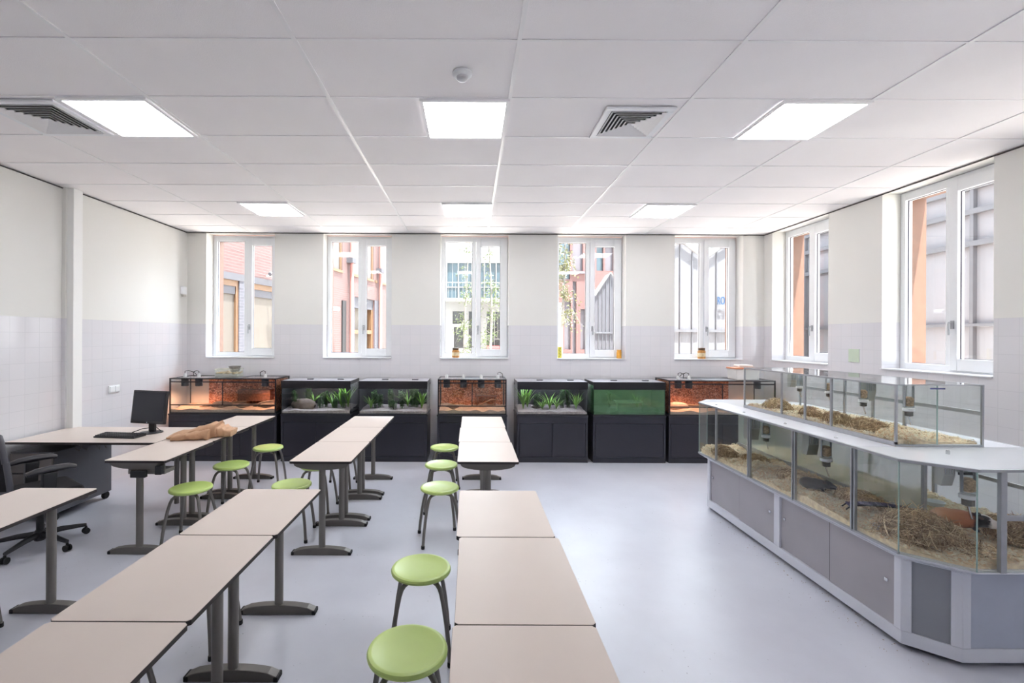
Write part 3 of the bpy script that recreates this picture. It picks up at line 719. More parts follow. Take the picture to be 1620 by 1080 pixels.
# ---------------------------------------------------------------- row of tanks along the back wall
YFr = 6.58; ZCab = 0.665; ZTop = 1.135; DP = 0.52
M_cabn = mat('black_cabinet_board', (36,36,46), 0.3, var=0.06, scale=2, spec=0.6)
M_line2 = mat('dark_gap', (14,14,16), 0.8)
M_grav = mat('pale_aquarium_gravel', (170,160,158), 0.95, var=0.25, scale=60, bump=0.8, bscale=120)
M_sand = mat('terrarium_sand', (176,156,140), 0.95, var=0.12, scale=50, bump=0.6, bscale=110)
M_plA = mat('bright_water_plant', (118,166,62), 0.45, var=0.25, scale=8); M_plB = mat('dark_water_plant', (62,100,46), 0.5, var=0.3, scale=10)
M_rock = mat('grey_brown_stone', (112,98,88), 0.85, var=0.25, scale=10, bump=0.6, bscale=20)
def cork():
    m = bpy.data.materials.new('red_brown_cork'); m.use_nodes = True; nt = m.node_tree; b = nt.nodes['Principled BSDF']; b.inputs['Roughness'].default_value = .9
    tc = nt.nodes.new('ShaderNodeTexCoord'); v = nt.nodes.new('ShaderNodeTexVoronoi'); v.inputs['Scale'].default_value = 62
    r = nt.nodes.new('ShaderNodeValToRGB'); e = r.color_ramp.elements
    e[0].position = 0.0; e[0].color = rgb(240,190,160); e[1].position = 1.0; e[1].color = rgb(110,66,48)
    x = e.new(0.45); x.color = rgb(206,128,92)
    n = nt.nodes.new('ShaderNodeTexNoise'); n.inputs['Scale'].default_value = 30
    mxx = nt.nodes.new('ShaderNodeMix'); mxx.data_type = 'FLOAT'; mxx.inputs[0].default_value = 0.15
    nt.links.new(tc.outputs['Object'], v.inputs['Vector']); nt.links.new(tc.outputs['Object'], n.inputs['Vector'])
    sp = nt.nodes.new('ShaderNodeSeparateColor'); nt.links.new(v.outputs['Color'], sp.inputs[0])
    nt.links.new(sp.outputs[0], mxx.inputs[2]); nt.links.new(n.outputs['Fac'], mxx.inputs[3]); nt.links.new(mxx.outputs[0], r.inputs[0]); nt.links.new(r.outputs[0], b.inputs['Base Color'])
    bp_ = nt.nodes.new('ShaderNodeBump'); bp_.inputs['Strength'].default_value = .6; bp_.inputs['Distance'].default_value = .01
    nt.links.new(v.outputs['Distance'], bp_.inputs['Height']); nt.links.new(bp_.outputs[0], b.inputs['Normal']); return m
M_cork = cork()
def cabinet(x0, w, label, ndoors, d=DP):
    t = thing('aquarium_cabinet', label, 'cabinet', (x0, YFr, 0), group='black cabinets under the tanks')
    MB().box(0, w, 0.02, d, 0.0, ZCab-0.022).box(0, w, 0.0, 0.02, 0.0, 0.075).box(0, w, 0, 0.02, ZCab-0.11, ZCab-.022).box(0,0.03,0,0.02,0.075,ZCab-.11).box(w-.03,w,0,.02,.075,ZCab-.11).build('body', M_cabn, t)
    MB().box(-0.006, w+0.006, -0.008, d, ZCab-0.022, ZCab).build('top_board', M_cabn, t, bevel=0.003)
    n = ndoors; a = 0.034; W = (w-0.068)/n
    for k in range(n):
        MB().box(a+W*k+0.0015, a+W*(k+1)-0.0015, 0.002, 0.0195, 0.079, ZCab-0.114).build('door', M_cabn, t, bevel=0.0015)
    return t
def blob(cx, cy, cz, r, seed, sx=1, sy=1, sz=0.7):
    mb = MB().ball((0,0,0), 1, nu=12, nv=8)
    mb.v = [(cx+x*r*sx*(1+.25*noise.noise(Vector((x*1.5+seed,y*1.5,z*1.5)))), cy+y*r*sy*(1+.25*noise.noise(Vector((x*1.5,y*1.5+seed,z)))), cz+z*r*sz) for x,y,z in mb.v]
    return mb
def leafy(r, h, n, wd, arch, twist=0.0):
    mb = MB()
    for k in range(n):
        a = 2*PI*k/n + r.uniform(-.3,.3); L = h*r.uniform(.65,1.05); out = arch*r.uniform(.5,1.1)*h; pts = []
        for q in (0, .25, .5, .75, 1.0):
            pts.append((out*q**1.6, L*(q-0.28*arch*q*q*1.2)))
        ww = [wd*.35, wd*.9, wd, wd*.7, 0.0008]; vs = []
        for (o_, z), w_ in zip(pts, ww):
            cx, cy = math.cos(a)*o_, math.sin(a)*o_
            vs += [(cx-math.sin(a)*w_, cy+math.cos(a)*w_, z), (cx+math.sin(a)*w_, cy-math.cos(a)*w_, z)]
        mb.add(vs, [(2*i, 2*i+1, 2*i+3, 2*i+2) for i in range(4)])
    return mb
def stemmy(r, h, n):
    mb = MB()
    for k in range(n):
        a = r.random()*2*PI; o_ = r.uniform(0,.045); H = h*r.uniform(.6,1); x, y = o_*math.cos(a), o_*math.sin(a)
        x2, y2 = x+r.uniform(-.02,.02), y+r.uniform(-.02,.02)
        mb.tube([(x,y,0),(x2,y2,H)], 0.0016, 4)
        z = 0.03
        while z < H:
            q = z/H; px, py = x+(x2-x)*q, y+(y2-y)*q
            for j in range(4):
                b = r.random()*2*PI; l = .022
                mb.add([(px,py,z),(px+math.cos(b)*l*.5-math.sin(b)*.005,py+math.sin(b)*l*.5+math.cos(b)*.005,z+.006),(px+math.cos(b)*l,py+math.sin(b)*l,z+.010),(px+math.cos(b)*l*.5+math.sin(b)*.005,py+math.sin(b)*l*.5-math.cos(b)*.005,z+.006)], [(0,1,2,3)])
            z += 0.014
    return mb
ORD = ['leftmost','second from the left','third from the left','fourth from the left','fifth from the left','sixth from the left','seventh from the left','eighth from the left','ninth from the left','tenth from the left','eleventh from the left']
M_led = emit_mat('tank_lamp_tube', (0.8, 0.85, 1.0, 1), 9.0)
M_murk = tinted_mat('green_murky_water', (96,138,96), 0.6, 0.15)
M_algae = mat('algae_covered_glass', (70,106,72), 0.6, var=0.2, scale=3)
M_water = glass_mat('clear_water_body', (0.90,0.96,0.93), 0.25)
def aquarium(x0, w, label, plants, where, murky=False, light=True):
    t = thing('aquarium', label, 'aquarium', (x0, YFr+0.006, ZCab), group='aquariums along the back wall')
    d = DP-0.015; h = ZTop-ZCab
    MB().box(0, w, 0, d, 0, 0.012).build('base', M_blackm, t)
    MB().box(0.0, w, 0.0, 0.006, 0.012, h-0.03).build('front_pane', M_cglass, t)
    for x in (0.0, w-0.006): MB().box(x, x+0.006, 0.006, d-0.006, 0.012, h-0.03).build('side_pane', M_black if (x == 0.0) == (x0 < 0) else M_cglass, t)
    MB().box(0, w, d-0.006, d, 0.012, h-0.03).build('back_pane', M_algae if murky else M_black, t)
    hd = MB(); hd.box(-0.004, w+0.004, -0.005, 0.001-0.0015, h-0.108, h).box(-0.004, w+0.004, d, d+0.004, h-0.09, h).box(-0.004, -0.0005, 0, d, h-0.05, h).box(w+0.0005, w+0.004, 0, d, h-0.05, h)
    hd.build('hood', M_blackm, t)
    l = MB().box(0.0, w/2-0.002, 0.0, d, h-0.012, h-0.001).box(w/2+0.002, w, 0.0, d, h-0.012, h-0.001)
    o = l.build('lid', mat('grey_lid', (176,176,184), 0.35), t)
    MB().box(w*0.3, w*0.3+0.09, 0.2, 0.23, h-0.001, h+0.010).box(w*0.8-0.045, w*0.8+.045, 0.2, 0.23, h-.001, h+.010).build('lid_handle', M_blackm, o)
    if light:
        q = MB().tube([(0.08,d*.45,h-0.045),(w-0.08,d*.45,h-0.045)], 0.012, 10).build('lamp_tube', M_led, t)
    if murky:
        MB().box(0.008, w-0.008, 0.008, d-0.008, 0.014, h-0.10).build('water', M_murk, t)
        q = MB(); q.box(.36,.74,.10,.11,.16,.18).box(.36,.375,.10,.11,.014,.16).box(.725,.74,.10,.11,.014,.16).box(.36,.74,.28,.29,.16,.18).box(.36,.375,.11,.28,.16,.18).box(.725,.74,.11,.28,.16,.18)
        q.build('sunken_frame', mat('pale_green_frame', (150,184,150), .5), t)
    # gravel bed with dunes
    mb = MB(); nx, ny = 30, 10
    def gz(i, j): return 0.013 + 0.035 + 0.022*noise.noise(Vector((i*.25+x0*3, j*.3, 1))) + 0.03*j/ny
    vs = [(0.009+(w-0.018)*i/nx, 0.009+(d-0.018)*j/ny, gz(i,j)) for j in range(ny+1) for i in range(nx+1)]
    vs += [(v[0], v[1], 0.013) for v in vs]; N = (nx+1)*(ny+1); fs = []
    for j in range(ny):
        for i in range(nx): q = j*(nx+1)+i; fs.append((q,q+1,q+nx+2,q+nx+1))
    for i in range(nx): fs += [(i,N+i,N+i+1,i+1)]
    mb.add(vs, fs)
    g_ = mb.build('gravel_bed', M_grav if not murky else M_algae, t, smooth=True); g_['kind'] = 'stuff'
    r = random.Random(int(x0*100)+5)
    pl = sorted(plants)
    for k, (u, v, kind, hh) in enumerate(pl):
        gzv = gz(int(u*nx), int(v*ny)) - 0.004; hh *= 1.25
        if kind == 'a': mb = leafy(r, hh, 16, 0.011, 0.45); mm = M_plA; cat = 'sword-leaved'
        elif kind == 'b': mb = leafy(r, hh, 22, 0.006, 0.75); mm = M_plA; cat = 'arching narrow-leaved'
        else: mb = stemmy(r, hh, 16); mm = M_plB; cat = 'dark feathery'
        o = mb.build('water_plant', mm)
        o.location = (x0+0.06+(w-0.12)*u, YFr+0.05+(d-0.12)*v, ZCab+gzv)
        tag(o, '%s green plant, %s in the %s' % (cat, ORD[k], where), 'plant', 'water plants in the ' + where)
    return t

A = cabinet(-4.24, 1.52, 'black cabinet under the large left terrarium behind the desk', 3)
cabinet(-2.66, 0.98, 'black cabinet between the left terrarium cabinet and the next aquarium cabinet', 2)
cabinet(-1.57, 0.97, 'black cabinet just left of the bare wall strip, under a planted aquarium', 1)
cabinet(-0.46, 0.98, 'black cabinet under the small terrarium, half hidden by the white table row', 2)
cabinet(0.665, 0.995, 'black two-door cabinet right of the small terrarium', 2)
cabinet(1.735, 1.02, 'black cabinet under the green murky aquarium', 1)
cabinet(2.80, 1.52, 'glossy black cabinet under the right-hand terrarium, partly behind the glass island', 2)
aquarium(-2.655, 0.97, 'planted aquarium right beside the large left terrarium', [(0.03,.5,'c',.19),(0.12,.3,'c',.12),(0.25,.8,'c',.24),(0.33,.75,'b',.2),(0.5,.4,'c',.15),(0.56,.6,'c',.19),(0.70,.5,'b',.22),(0.77,.3,'c',.12),(0.83,.6,'a',.29),(0.9,.4,'c',.2),(0.96,.5,'a',.30)], 'leftmost planted aquarium')
aquarium(-1.565, 0.96, 'planted aquarium with a violet lamp gleam left of the bare wall strip', [(0.08,.4,'b',.2),(0.14,.5,'c',.22),(0.22,.6,'c',.17),(0.42,.5,'c',.22),(0.48,.3,'c',.12),(0.62,.4,'c',.22),(0.7,.7,'b',.24),(0.78,.6,'c',.26),(0.86,.5,'c',.25),(0.96,.4,'a',.24)], 'second planted aquarium from the left')
aquarium(0.67, 0.985, 'planted aquarium right of the small terrarium with bright green plants', [(0.05,.4,'a',.31),(0.13,.6,'a',.26),(0.28,.5,'c',.19),(0.36,.3,'b',.15),(0.5,.5,'b',.24),(0.6,.35,'b',.18),(0.74,.6,'c',.25),(0.84,.7,'c',.22),(0.93,.35,'a',.24)], 'aquarium beside the small terrarium')
aquarium(1.74, 1.01, 'aquarium full of murky green water', [(0.3,.7,'c',.2),(0.75,.7,'b',.22)], 'murky green aquarium', murky=True, light=True)

def stone(x, y, r, lab, seed, z=ZCab+0.05, m_=None, **k):
    mb = blob(0, 0, r*.45, r, seed, **k); o = mb.build('stone', m_ or M_rock, smooth=True, loc=(x, y, z)); return tag(o, lab, 'stone')
stone(-2.42, 6.80, .11, 'large flat-topped brown rock in the left half of the leftmost planted aquarium', 21, sx=1.7, sy=1.1, sz=.85)
stone(0.98, 6.86, .05, 'small dark rock between plants in the aquarium beside the small terrarium', 23, sx=1.6)
# terraria
M_mesh2 = mat('wire_mesh_lid', (110,110,114), 0.5, 0.3)
M_side = mat('pinkish_side_board', (214,176,158), 0.7, var=0.05)
M_pale = mat('pale_rear_board', (206,196,188), 0.8, var=0.05)
def terrarium(x0, w, label, railz, mid=True, side_left='board'):
    t = thing('terrarium', label, 'terrarium', (x0, YFr+0.006, ZCab), group='terraria along the back wall')
    d = DP-0.015; h = 0.50; s = 0.016; f = MB()
    for x in (0, w-s):
        for y in (0, d-s): f.box(x, x+s, y, y+s, 0, h)
        f.box(x, x+s, s, d-s, 0, s).box(x, x+s, s, d-s, h-s, h)
    for y in (0, d-s): f.box(s, w-s, y, y+s, 0, s).box(s, w-s, y, y+s, h-s, h)
    f.box(s, w-s, 0.0, s, h-0.062, h-0.046)
    f.build('frame', M_blackm, t)
    MB().box(s, w-s, -0.003, 0.012, railz, railz+0.014).build('door_rail', M_blackm, t)
    MB().box(s, w-s, 0.004, 0.009, s, railz).build('lower_pane', M_cglass, t)
    hw = (w-2*s)/2
    MB().box(s, s+hw+0.01, 0.003, 0.007, railz+0.014, h-0.05).build('sliding_pane', M_cglass, t)
    MB().box(s+hw-0.01, w-s, 0.008, 0.012, railz+0.014, h-0.05).build('sliding_pane', M_cglass, t)
    if mid: MB().box(s+hw-0.006, s+hw+0.006, -0.003, 0.003, railz+.014, h-.05).build('pane_edge', M_blackm, t)
    for x in (0.005, w-0.010): MB().box(x, x+0.005, s, d-s, s, h-s).build('side_pane', M_cglass, t)
    MB().box(s, w-s, d-0.014, d-0.004, s, h-s).build('rear_board', M_pale, t)
    ln = MB().box(s, w-s, s, d-s, h-0.008, h-0.004).build('lid', tinted_mat('frosted_lid', (196,196,202), 0.45, 0.2), t)
    MB().box(w*0.35, w*0.65, s, d-s, h-0.004, h+0.0).build('mesh_strip', M_mesh2, ln)
    mb = MB(); nx, ny = 30, 10
    vs = [(s+(w-2*s)*i/nx, s+(d-2*s-.0)*j/ny, s+0.012+0.028*noise.noise(Vector((i*.3+x0, j*.35, 4)))+0.03+0.03*j/ny) for j in range(ny+1) for i in range(nx+1)]
    mb.add(vs, [(j*(nx+1)+i, j*(nx+1)+i+1, (j+1)*(nx+1)+i+1, (j+1)*(nx+1)+i) for j in range(ny) for i in range(nx)])
    N_ = len(mb.v); mb.v += [(mb.v[i][0], mb.v[i][1], s) for i in range(nx+1)]
    for i in range(nx): mb.f.append((N_+i, N_+i+1, i+1, i)); mb.mi.append(0)
    o = mb.build('sand_bed', M_sand, t, smooth=True); o['kind'] = 'stuff'
    return t
ta = terrarium(-4.235, 1.50, 'large left terrarium glowing orange, clear tub on its lid', 0.115, True)
tb_ = terrarium(-0.455, 0.97, 'small terrarium with a centre bar and four lamps, behind the white table row', 0.115, True)
tc_ = terrarium(2.805, 1.50, 'right-hand terrarium glowing orange, partly behind the glass island', 0.115, True)
d = DP-0.015
MB().box(0.29, 1.47, d-0.022, d-0.0145, 0.02, 0.47).build('cork_wall', M_cork, ta)
MB().box(1.472, 1.480, 0.05, d-0.03, 0.03, 0.47).build('cork_wall', M_cork, ta)
MB().box(0.02, 0.95, d-0.022, d-0.0145, 0.02, 0.47).build('cork_wall', M_cork, tb_)
MB().box(0.02, 1.10, d-0.022, d-0.0145, 0.02, 0.47).box(0.02, 0.028, 0.05, d-0.03, 0.03, 0.47).build('cork_wall', M_cork, tc_)
M_shade = mat('lamp_holder_dark', (52,54,60), 0.4); M_holder = mat('white_lamp_fitting', (214,214,214), 0.4)
M_bulb = emit_mat('heat_bulb', (1.0, 0.55, 0.3, 1), 4.0)
def heat_lamp(x, y, label, power, cable=None):
    z = ZCab+0.5
    t = thing('heat_lamp', label, 'lamp', (x, y, z), group='heat lamps hanging in the terraria')
    MB().lathe([(0.0,-0.004),(0.045,-0.006),(0.048,-0.02),(0.048,-0.125),(0.044,-0.127),(0.044,-0.03),(0,-0.028)], n=20).build('shade', M_shade, t, smooth=True)
    MB().lathe([(0,-0.118),(0.02,-0.114),(0.03,-0.10),(0.03,-0.07),(0.012,-0.03)], n=14).build('bulb', M_bulb, t, smooth=True)
    MB().lathe([(0.022,0.001),(0.022,0.035),(0.014,0.05),(0.010,0.055)], n=14).build('fitting', M_holder, t, smooth=True)
    if cable: MB().tube([(0,0,0.05),(0.0,0,0.085),(cable[0]*.3,0.02,0.095),(cable[0]*.8,0.05,0.07),(cable[0],0.12,0.006)], 0.0045, 6).build('cable', M_rub, t, smooth=True)
    ld = bpy.data.lights.new('heat_lamp_light', 'SPOT'); ld.energy = power*0.12; ld.color = (1.0, 0.50, 0.28); ld.spot_size = math.radians(150); ld.spot_blend = 0.6; ld.shadow_soft_size = 0.03
    lo = bpy.data.objects.new('heat_lamp_light', ld); COL.objects.link(lo); lo.parent = t; lo.location = (0, 0, -0.135)
    return t
for px, dy_, lab, pw, cb in ((293,.16,'heat lamp at the left end of the large left terrarium',18,(.12,)), (315,.16,'heat lamp second from the left in the large left terrarium',12,(-.14,)), (420,.16,'heat lamp at the right end of the large left terrarium',18,(-.12,)),
    (707,.12,'leftmost heat lamp in the small terrarium',3,None), (733.5,.12,'heat lamp second from the left in the small terrarium',3,None), (761.5,.12,'heat lamp third from the left in the small terrarium',3,None), (788,.12,'rightmost heat lamp in the small terrarium',3,(.08,)),
    (1073,.14,'leftmost heat lamp in the right-hand terrarium',12,(.13,)), (1090,.14,'heat lamp second from the left in the right-hand terrarium',10,(-.1,)), (1198,.14,'heat lamp at the right end of the right-hand terrarium, seen through the island glass',12,None)):
    y = YFr+dy_; heat_lamp((px-744)/740.0*y, y, lab, pw, cb)
# stones, branches and ledges inside the terraria
def stone(x, y, r, lab, seed, z=ZCab+0.05, m_=None, **k):
    mb = blob(0, 0, r*.45, r, seed, **k); o = mb.build('stone', m_ or M_rock, smooth=True, loc=(x, y, z)); return tag(o, lab, 'stone')
stone(-3.62, 6.82, .085, 'grey stone lying in the middle left of the large left terrarium', 1, sx=1.8)
stone(-3.30, 6.80, .06, 'small grey stone in the centre of the large left terrarium', 2, sx=1.5)
stone(-2.95, 6.84, .10, 'flat stacked stone at the right end of the large left terrarium', 3, sx=1.6, sz=.5)
stone(-0.26, 6.8, .06, 'pale stone on the left floor of the small terrarium', 4, sx=1.6)
stone(3.02, 6.82, .10, 'pale stone at the left end of the right-hand terrarium', 6, m_=M_sand, sx=1.7)  # this stone takes the pale sand material
def branch(pts, rr, lab, m_=None):
    return tag(MB().tube(pts, rr, 8).build('branch', m_ or mat('bleached_branch', (150,120,96), .85, var=.2, scale=20), smooth=True), lab, 'branch')
branch([(-3.9,6.75,.73),(-3.75,6.8,.76),(-3.55,6.85,.78),(-3.3,6.9,.80)], [.016,.014,.012,.008], 'thin branch lying across the large left terrarium floor')
branch([(-3.14,6.8,.74),(-3.0,6.78,.80),(-2.84,6.8,.83)], [.02,.016,.010], 'dark branch leaning at the right end of the large left terrarium', M_rock)
branch([(0.05,6.85,.73),(0.18,6.88,.78),(0.32,6.92,.84),(0.44,6.95,.83)], [.012,.011,.009,.006], 'thin branch in the right half of the small terrarium')
branch([(2.95,6.8,.74),(3.2,6.84,.78),(3.5,6.86,.77)], [.018,.016,.01], 'long branch on the floor of the right-hand terrarium')
tag(MB().box(-3.44,-2.96,6.92,7.055,.80,.965).build('wooden_ledge', mat('brown_ledge', (112,72,54), .9, var=.5, scale=40)), 'dark brown cork ledge against the back of the large left terrarium', 'ledge')
tag(MB().box(0.08,0.40,6.92,7.05,.87,.885).box(.1,.12,6.94,7.04,.72,.87).box(.36,.38,6.94,7.04,.72,.87).build('wooden_ledge', MATS['brown_ledge']), 'brown wooden ledge inside the small terrarium', 'ledge')

# tubs standing on the terraria
M_clear = tinted_mat('clear_plastic_tub', (226,230,214), 0.22, 0.12)
M_mix = mat('dried_feed', (176,146,84), .9, var=.3, scale=60, bump=.8, bscale=80)
t = thing('plastic_tub', 'clear plastic tub of brown feed on the large left terrarium', 'tub', (-3.50, 6.80, ZCab+0.5), 0.1)
MB().box(-.15,.15,-.10,.10,0,.004).box(-.155,.155,-.105,-.10,0,.12).box(-.155,.155,.10,.105,0,.12).box(-.155,-.15,-.10,.10,0,.12).box(.15,.155,-.10,.10,0,.12).build('tub_wall', M_clear, t)
MB().box(-.163,.163,-.113,-.105,.112,.124).box(-.163,.163,.105,.113,.112,.124).box(-.163,-.155,-.105,.105,.112,.124).box(.155,.163,-.105,.105,.112,.124).build('rim', M_clear, t)
o = MB().add(*(lambda n: ([(-.148+.296*i/n, -.098+.196*j/n, .028+.035*(1+noise.noise(Vector((i*.5,j*.5,2))))) for j in range(n+1) for i in range(n+1)], [(j*(n+1)+i,j*(n+1)+i+1,(j+1)*(n+1)+i+1,(j+1)*(n+1)+i) for j in range(n) for i in range(n)]))(14)).build('feed', M_mix, t, smooth=True); o['kind'] = 'stuff'
t = thing('plastic_bowl', 'grey translucent bowl tipped inside the clear feed tub', 'bowl', (-3.42, 6.80, ZCab+0.5+0.075), 0.0)
MB().lathe([(0.05,0.0),(0.055,0.002),(0.085,0.085),(0.082,0.085),(0.052,0.005),(0,0.004)], n=24).build('bowl_wall', tinted_mat('smoky_plastic', (150,146,140), 0.7, .2), t, smooth=True)
t = thing('storage_box', 'white box with an orange lid on the right-hand terrarium', 'box', (3.98, 6.82, ZCab+0.5))
MB().prism_y([(-.16,0),(.16,0),(.17,.15),(-.17,.15)], -.12, .12).build('body', mat('white_plastic', (236,232,228), .4), t, bevel=.008)
MB().box(-.18,.18,-.13,.13,.15,.172).build('lid', mat('orange_lid', (226,150,112), .45), t, bevel=.006)
MB().box(-.1,.1,-.08,.08,.172,.21).build('upper_box', MATS['white_plastic'], t, bevel=.01)

# jars and small things on the window sills
M_amb = mat('amber_contents', (186,130,66), .5, var=.35, scale=60); M_lidb = mat('brown_jar_lid', (96,74,52), .45)
ZS = SILL+0.006
def jar(x, y, r, h, lab, cont, lidm):
    t = thing('jar', lab, 'jar', (x, y, ZS))
    MB().lathe([(r*.9,0),(r,.006),(r,h*.72),(r*.8,h*.8)], n=20).build('glass_body', cont, t, smooth=True)
    MB().lathe([(r*.86,h*.8),(r*.88,h*.82),(r*.88,h),(r*.8,h+.003)], n=20).build('lid', lidm, t, smooth=True)
    if r > .04: MB().lathe([(r+.0008,h*.2),(r+.0008,h*.55)], n=20).build('paper_label', mat('cream_label', (214,196,160), .7, var=.2, scale=40), t)
jar(-0.225, 7.24, .056, .15, 'brown jar with rounded lid on the middle window sill', M_amb, M_lidb)
jar(3.58, 7.24, .058, .165, 'brown-lidded jar on the sill of the fifth window', M_amb, M_lidb)
branch([(-0.2,7.25,1.60),(-0.08,7.26,1.60),(0.0,7.27,1.615),(0.05,7.28,1.605)], .005, 'thin dark twig lying out from the jar on the middle sill', M_foot)
t = thing('figurine', 'small yellow patterned box standing at the left of the fourth sill', 'box', (1.385, 7.24, ZS))
MB().box(-.026,.026,-.02,.02,0,.175).build('body', mat('yellow_card', (226,214,96), .6, var=.1), t, bevel=.003)
q = MB()
for k in range(6): q.box(-.016+.012*(k%2), -.004+.012*(k%2), -.0212, -.0202, .02+.024*k, .034+.024*k)
q.build('print', mat('olive_print', (120,120,60), .6), t)
t['category'] = 'box'; t.name = 'yellow_box'
jar(2.30, 7.23, .038, .13, 'orange round jar at the right end of the fourth sill', mat('orange_contents', (222,160,60), .5, var=.15, scale=30), MATS['orange_contents'])
# ---------------------------------------------------------------- glass animal island
Pb = [(2.455,2.66),(2.64,2.50),(3.21,2.50),(3.395,2.66),(3.395,4.83),(3.21,5.00),(2.64,5.00),(2.455,4.83)]
Pt = [(2.40,2.62),(2.62,2.41),(3.23,2.41),(3.45,2.62),(3.45,4.91),(3.25,5.12),(2.59,5.12),(2.40,4.91)]
CX, CY = 2.925, 3.75
def ins(P, d): 
    out = []; n = len(P)
    for i in range(n):
        p0, p1, p2 = (Vector(P[i-1]), Vector(P[i]), Vector(P[(i+1)%n]))
        e1 = (p1-p0).normalized(); e2 = (p2-p1).normalized()
        n1 = Vector((-e1.y, e1.x)); n2 = Vector((-e2.y, e2.x))
        b = (n1+n2); b = b / max(1e-6, b.dot(n1)); q = p1 + b*d
        out.append((q.x, q.y))
    return out
def edge_box(mb, P, i, s0, s1, z0, z1, d0, d1):
    """box along side i of plan P, from s0 to s1 metres along it, d0..d1 inward"""
    a = Vector(P[i]); b = Vector(P[(i+1)%len(P)]); e = (b-a).normalized(); n = Vector((-e.y, e.x)); L = (b-a).length
    if s1 is None: s1 = L
    if s0 < 0: s0 = L+s0
    q = [a+e*s0+n*d0, a+e*s1+n*d0, a+e*s1+n*d1, a+e*s0+n*d1]
    return mb.prism([(v.x, v.y) for v in q], z0, z1)
def elen(P, i): return (Vector(P[(i+1)%len(P)])-Vector(P[i])).length
def loft(mb, PA, zA, PB, zB):
    n = len(PA)
    return mb.add([(x,y,zA) for x,y in PA]+[(x,y,zB) for x,y in PB], [tuple(range(n-1,-1,-1)), tuple(range(n,2*n))]+[(i,(i+1)%n,n+(i+1)%n,n+i) for i in range(n)])
# the plan runs anticlockwise: side 7 is the long left side (from far to near), side 0 the near-left chamfer, side 1 the near end
M_frame = mat('satin_white_aluminium', (214,216,224), 0.42, 0.1, var=0.02)
M_door = mat('grey_sliding_door', (164,161,166), 0.5, 0.0, var=0.04, scale=4)
M_endp = mat('blue_grey_end_panel', (178,184,198), 0.3, 0.3, var=0.04)
M_doord = mat('dark_grey_panel', (144,147,154), 0.45, 0.1, var=0.04)
isl = thing('display_cabinet', 'long grey octagonal cabinet carrying the glass animal tanks', 'cabinet', (0,0,0))
MB().prism(ins(Pb, 0.06), 0.0, 0.03).build('plinth', M_black, isl)
MB().prism(ins(Pb, 0.03), 0.03, 0.515).build('core', M_doord, isl)
fr = MB().prism(Pb, 0.03, 0.105)
loft(fr, Pb, 0.508, Pb, 0.516); loft(fr, Pb, 0.5161, ins(Pt, 0.004), 0.548); fr.prism(Pt, 0.5482, 0.556)
for i in range(8):
    L = elen(Pb, i)
    for s0, s1 in ((0.0, 0.045), (L-0.045, L)): edge_box(fr, Pb, i, s0, s1, 0.105, 0.508, 0.0, 0.03)
for i in (3, 7):
    L = elen(Pb, i)
    fr2 = 1.09 if i == 7 else L-1.09
    edge_box(fr, Pb, i, fr2-0.035, fr2+0.035, 0.105, 0.508, 0.0, 0.03)
fr.build('frame', M_frame, isl, bevel=0.003)
def pane_in(i, s0, s1, d, m_, name='sliding_door', lock=None):
    o = edge_box(MB(), Pb, i, s0, s1, 0.106, 0.507, d, d+0.008).build(name, m_, isl)
    if lock is not None:
        l = edge_box(MB(), Pb, i, lock-0.011, lock+0.011, 0.335, 0.357, d-0.009, d).build('lock', M_chrome, o, bevel=0.003)
for i in (3, 7):
    L = elen(Pb, i)
    for a, b in ((0.046, 1.054), (1.126, L-0.046)):
        mdl = (a+b)/2
        pane_in(i, a, mdl+0.0, 0.017, M_door, lock=a+0.04)
        pane_in(i, mdl+0.012, b, 0.006, M_door, lock=b-0.05)
        edge_box(MB(), Pb, i, mdl+0.0005, mdl+0.0115, 0.106, 0.507, 0.012, 0.022).build('door_gap', M_black, isl)
for i in (0, 2, 4, 6): pane_in(i, 0.046, elen(Pb, i)-0.046, 0.008, M_doord, 'fixed_panel')
for i in (1, 5): pane_in(i, 0.046, elen(Pb, i)-0.046, 0.004, M_endp, 'end_panel')

# lower glass tank
ZB, ZL = 0.5565, 1.078
lt_ = thing('glass_tank', 'long octagonal glass animal tank on the grey cabinet', 'glass tank', (0,0,0))
MB().prism(ins(Pt, 0.012), ZB, ZB+0.008).build('floor_plate', mat('white_tray', (222,222,220), .5), lt_)
for i in range(8):
    edge_box(MB(), Pt, i, 0.004, elen(Pt, i)-0.004, ZB+0.0, ZL-0.004, 0.004, 0.010).build('pane', M_cglass, lt_)
ge = MB()
for i in (0, 1, 2, 3, 4, 5, 6, 7):
    if i in (0, 1): x, y = Pt[i]; 
    x, y = ins(Pt, 0.007)[i]; ge.tube([(x,y,ZB),(x,y,ZL-0.004)], 0.0035, 6)
ge.build('corner_edge', M_gedge, lt_)
L7 = elen(Pt, 7)
for k, y in enumerate((4.565, 4.027, 3.469, 2.93)):
    p = MB()
    if k in (0,): edge_box(p, Pt, 7, 4.91-y-0.006, 4.91-y+0.006, ZB, ZL-.004, -0.004, 0.014)
    else:
        edge_box(p, Pt, 7, 4.91-y-0.013, 4.91-y-0.003, ZB, ZL-.004, -0.006, 0.012); edge_box(p, Pt, 7, 4.91-y+0.003, 4.91-y+0.013, ZB, ZL-.004, 0.0, 0.018)
    p.build('post', M_alu, lt_)
    if k < 3:
        MB().box(3.438, 3.456, y-0.012, y+0.012, ZB, ZL-.004).build('post', M_alu, lt_)
MB().box(2.735, 2.765, 2.405, 2.425, ZB, ZL-.004).build('post', M_alu, lt_)
rl = MB(); rl.box(2.766, 3.23, 2.408, 2.424, 0.825, 0.85)
edge_box(rl, Pt, 2, 0, None, 0.825, 0.85, 0, 0.014); edge_box(rl, Pt, 3, 0, None, 0.825, 0.85, 0, 0.014)
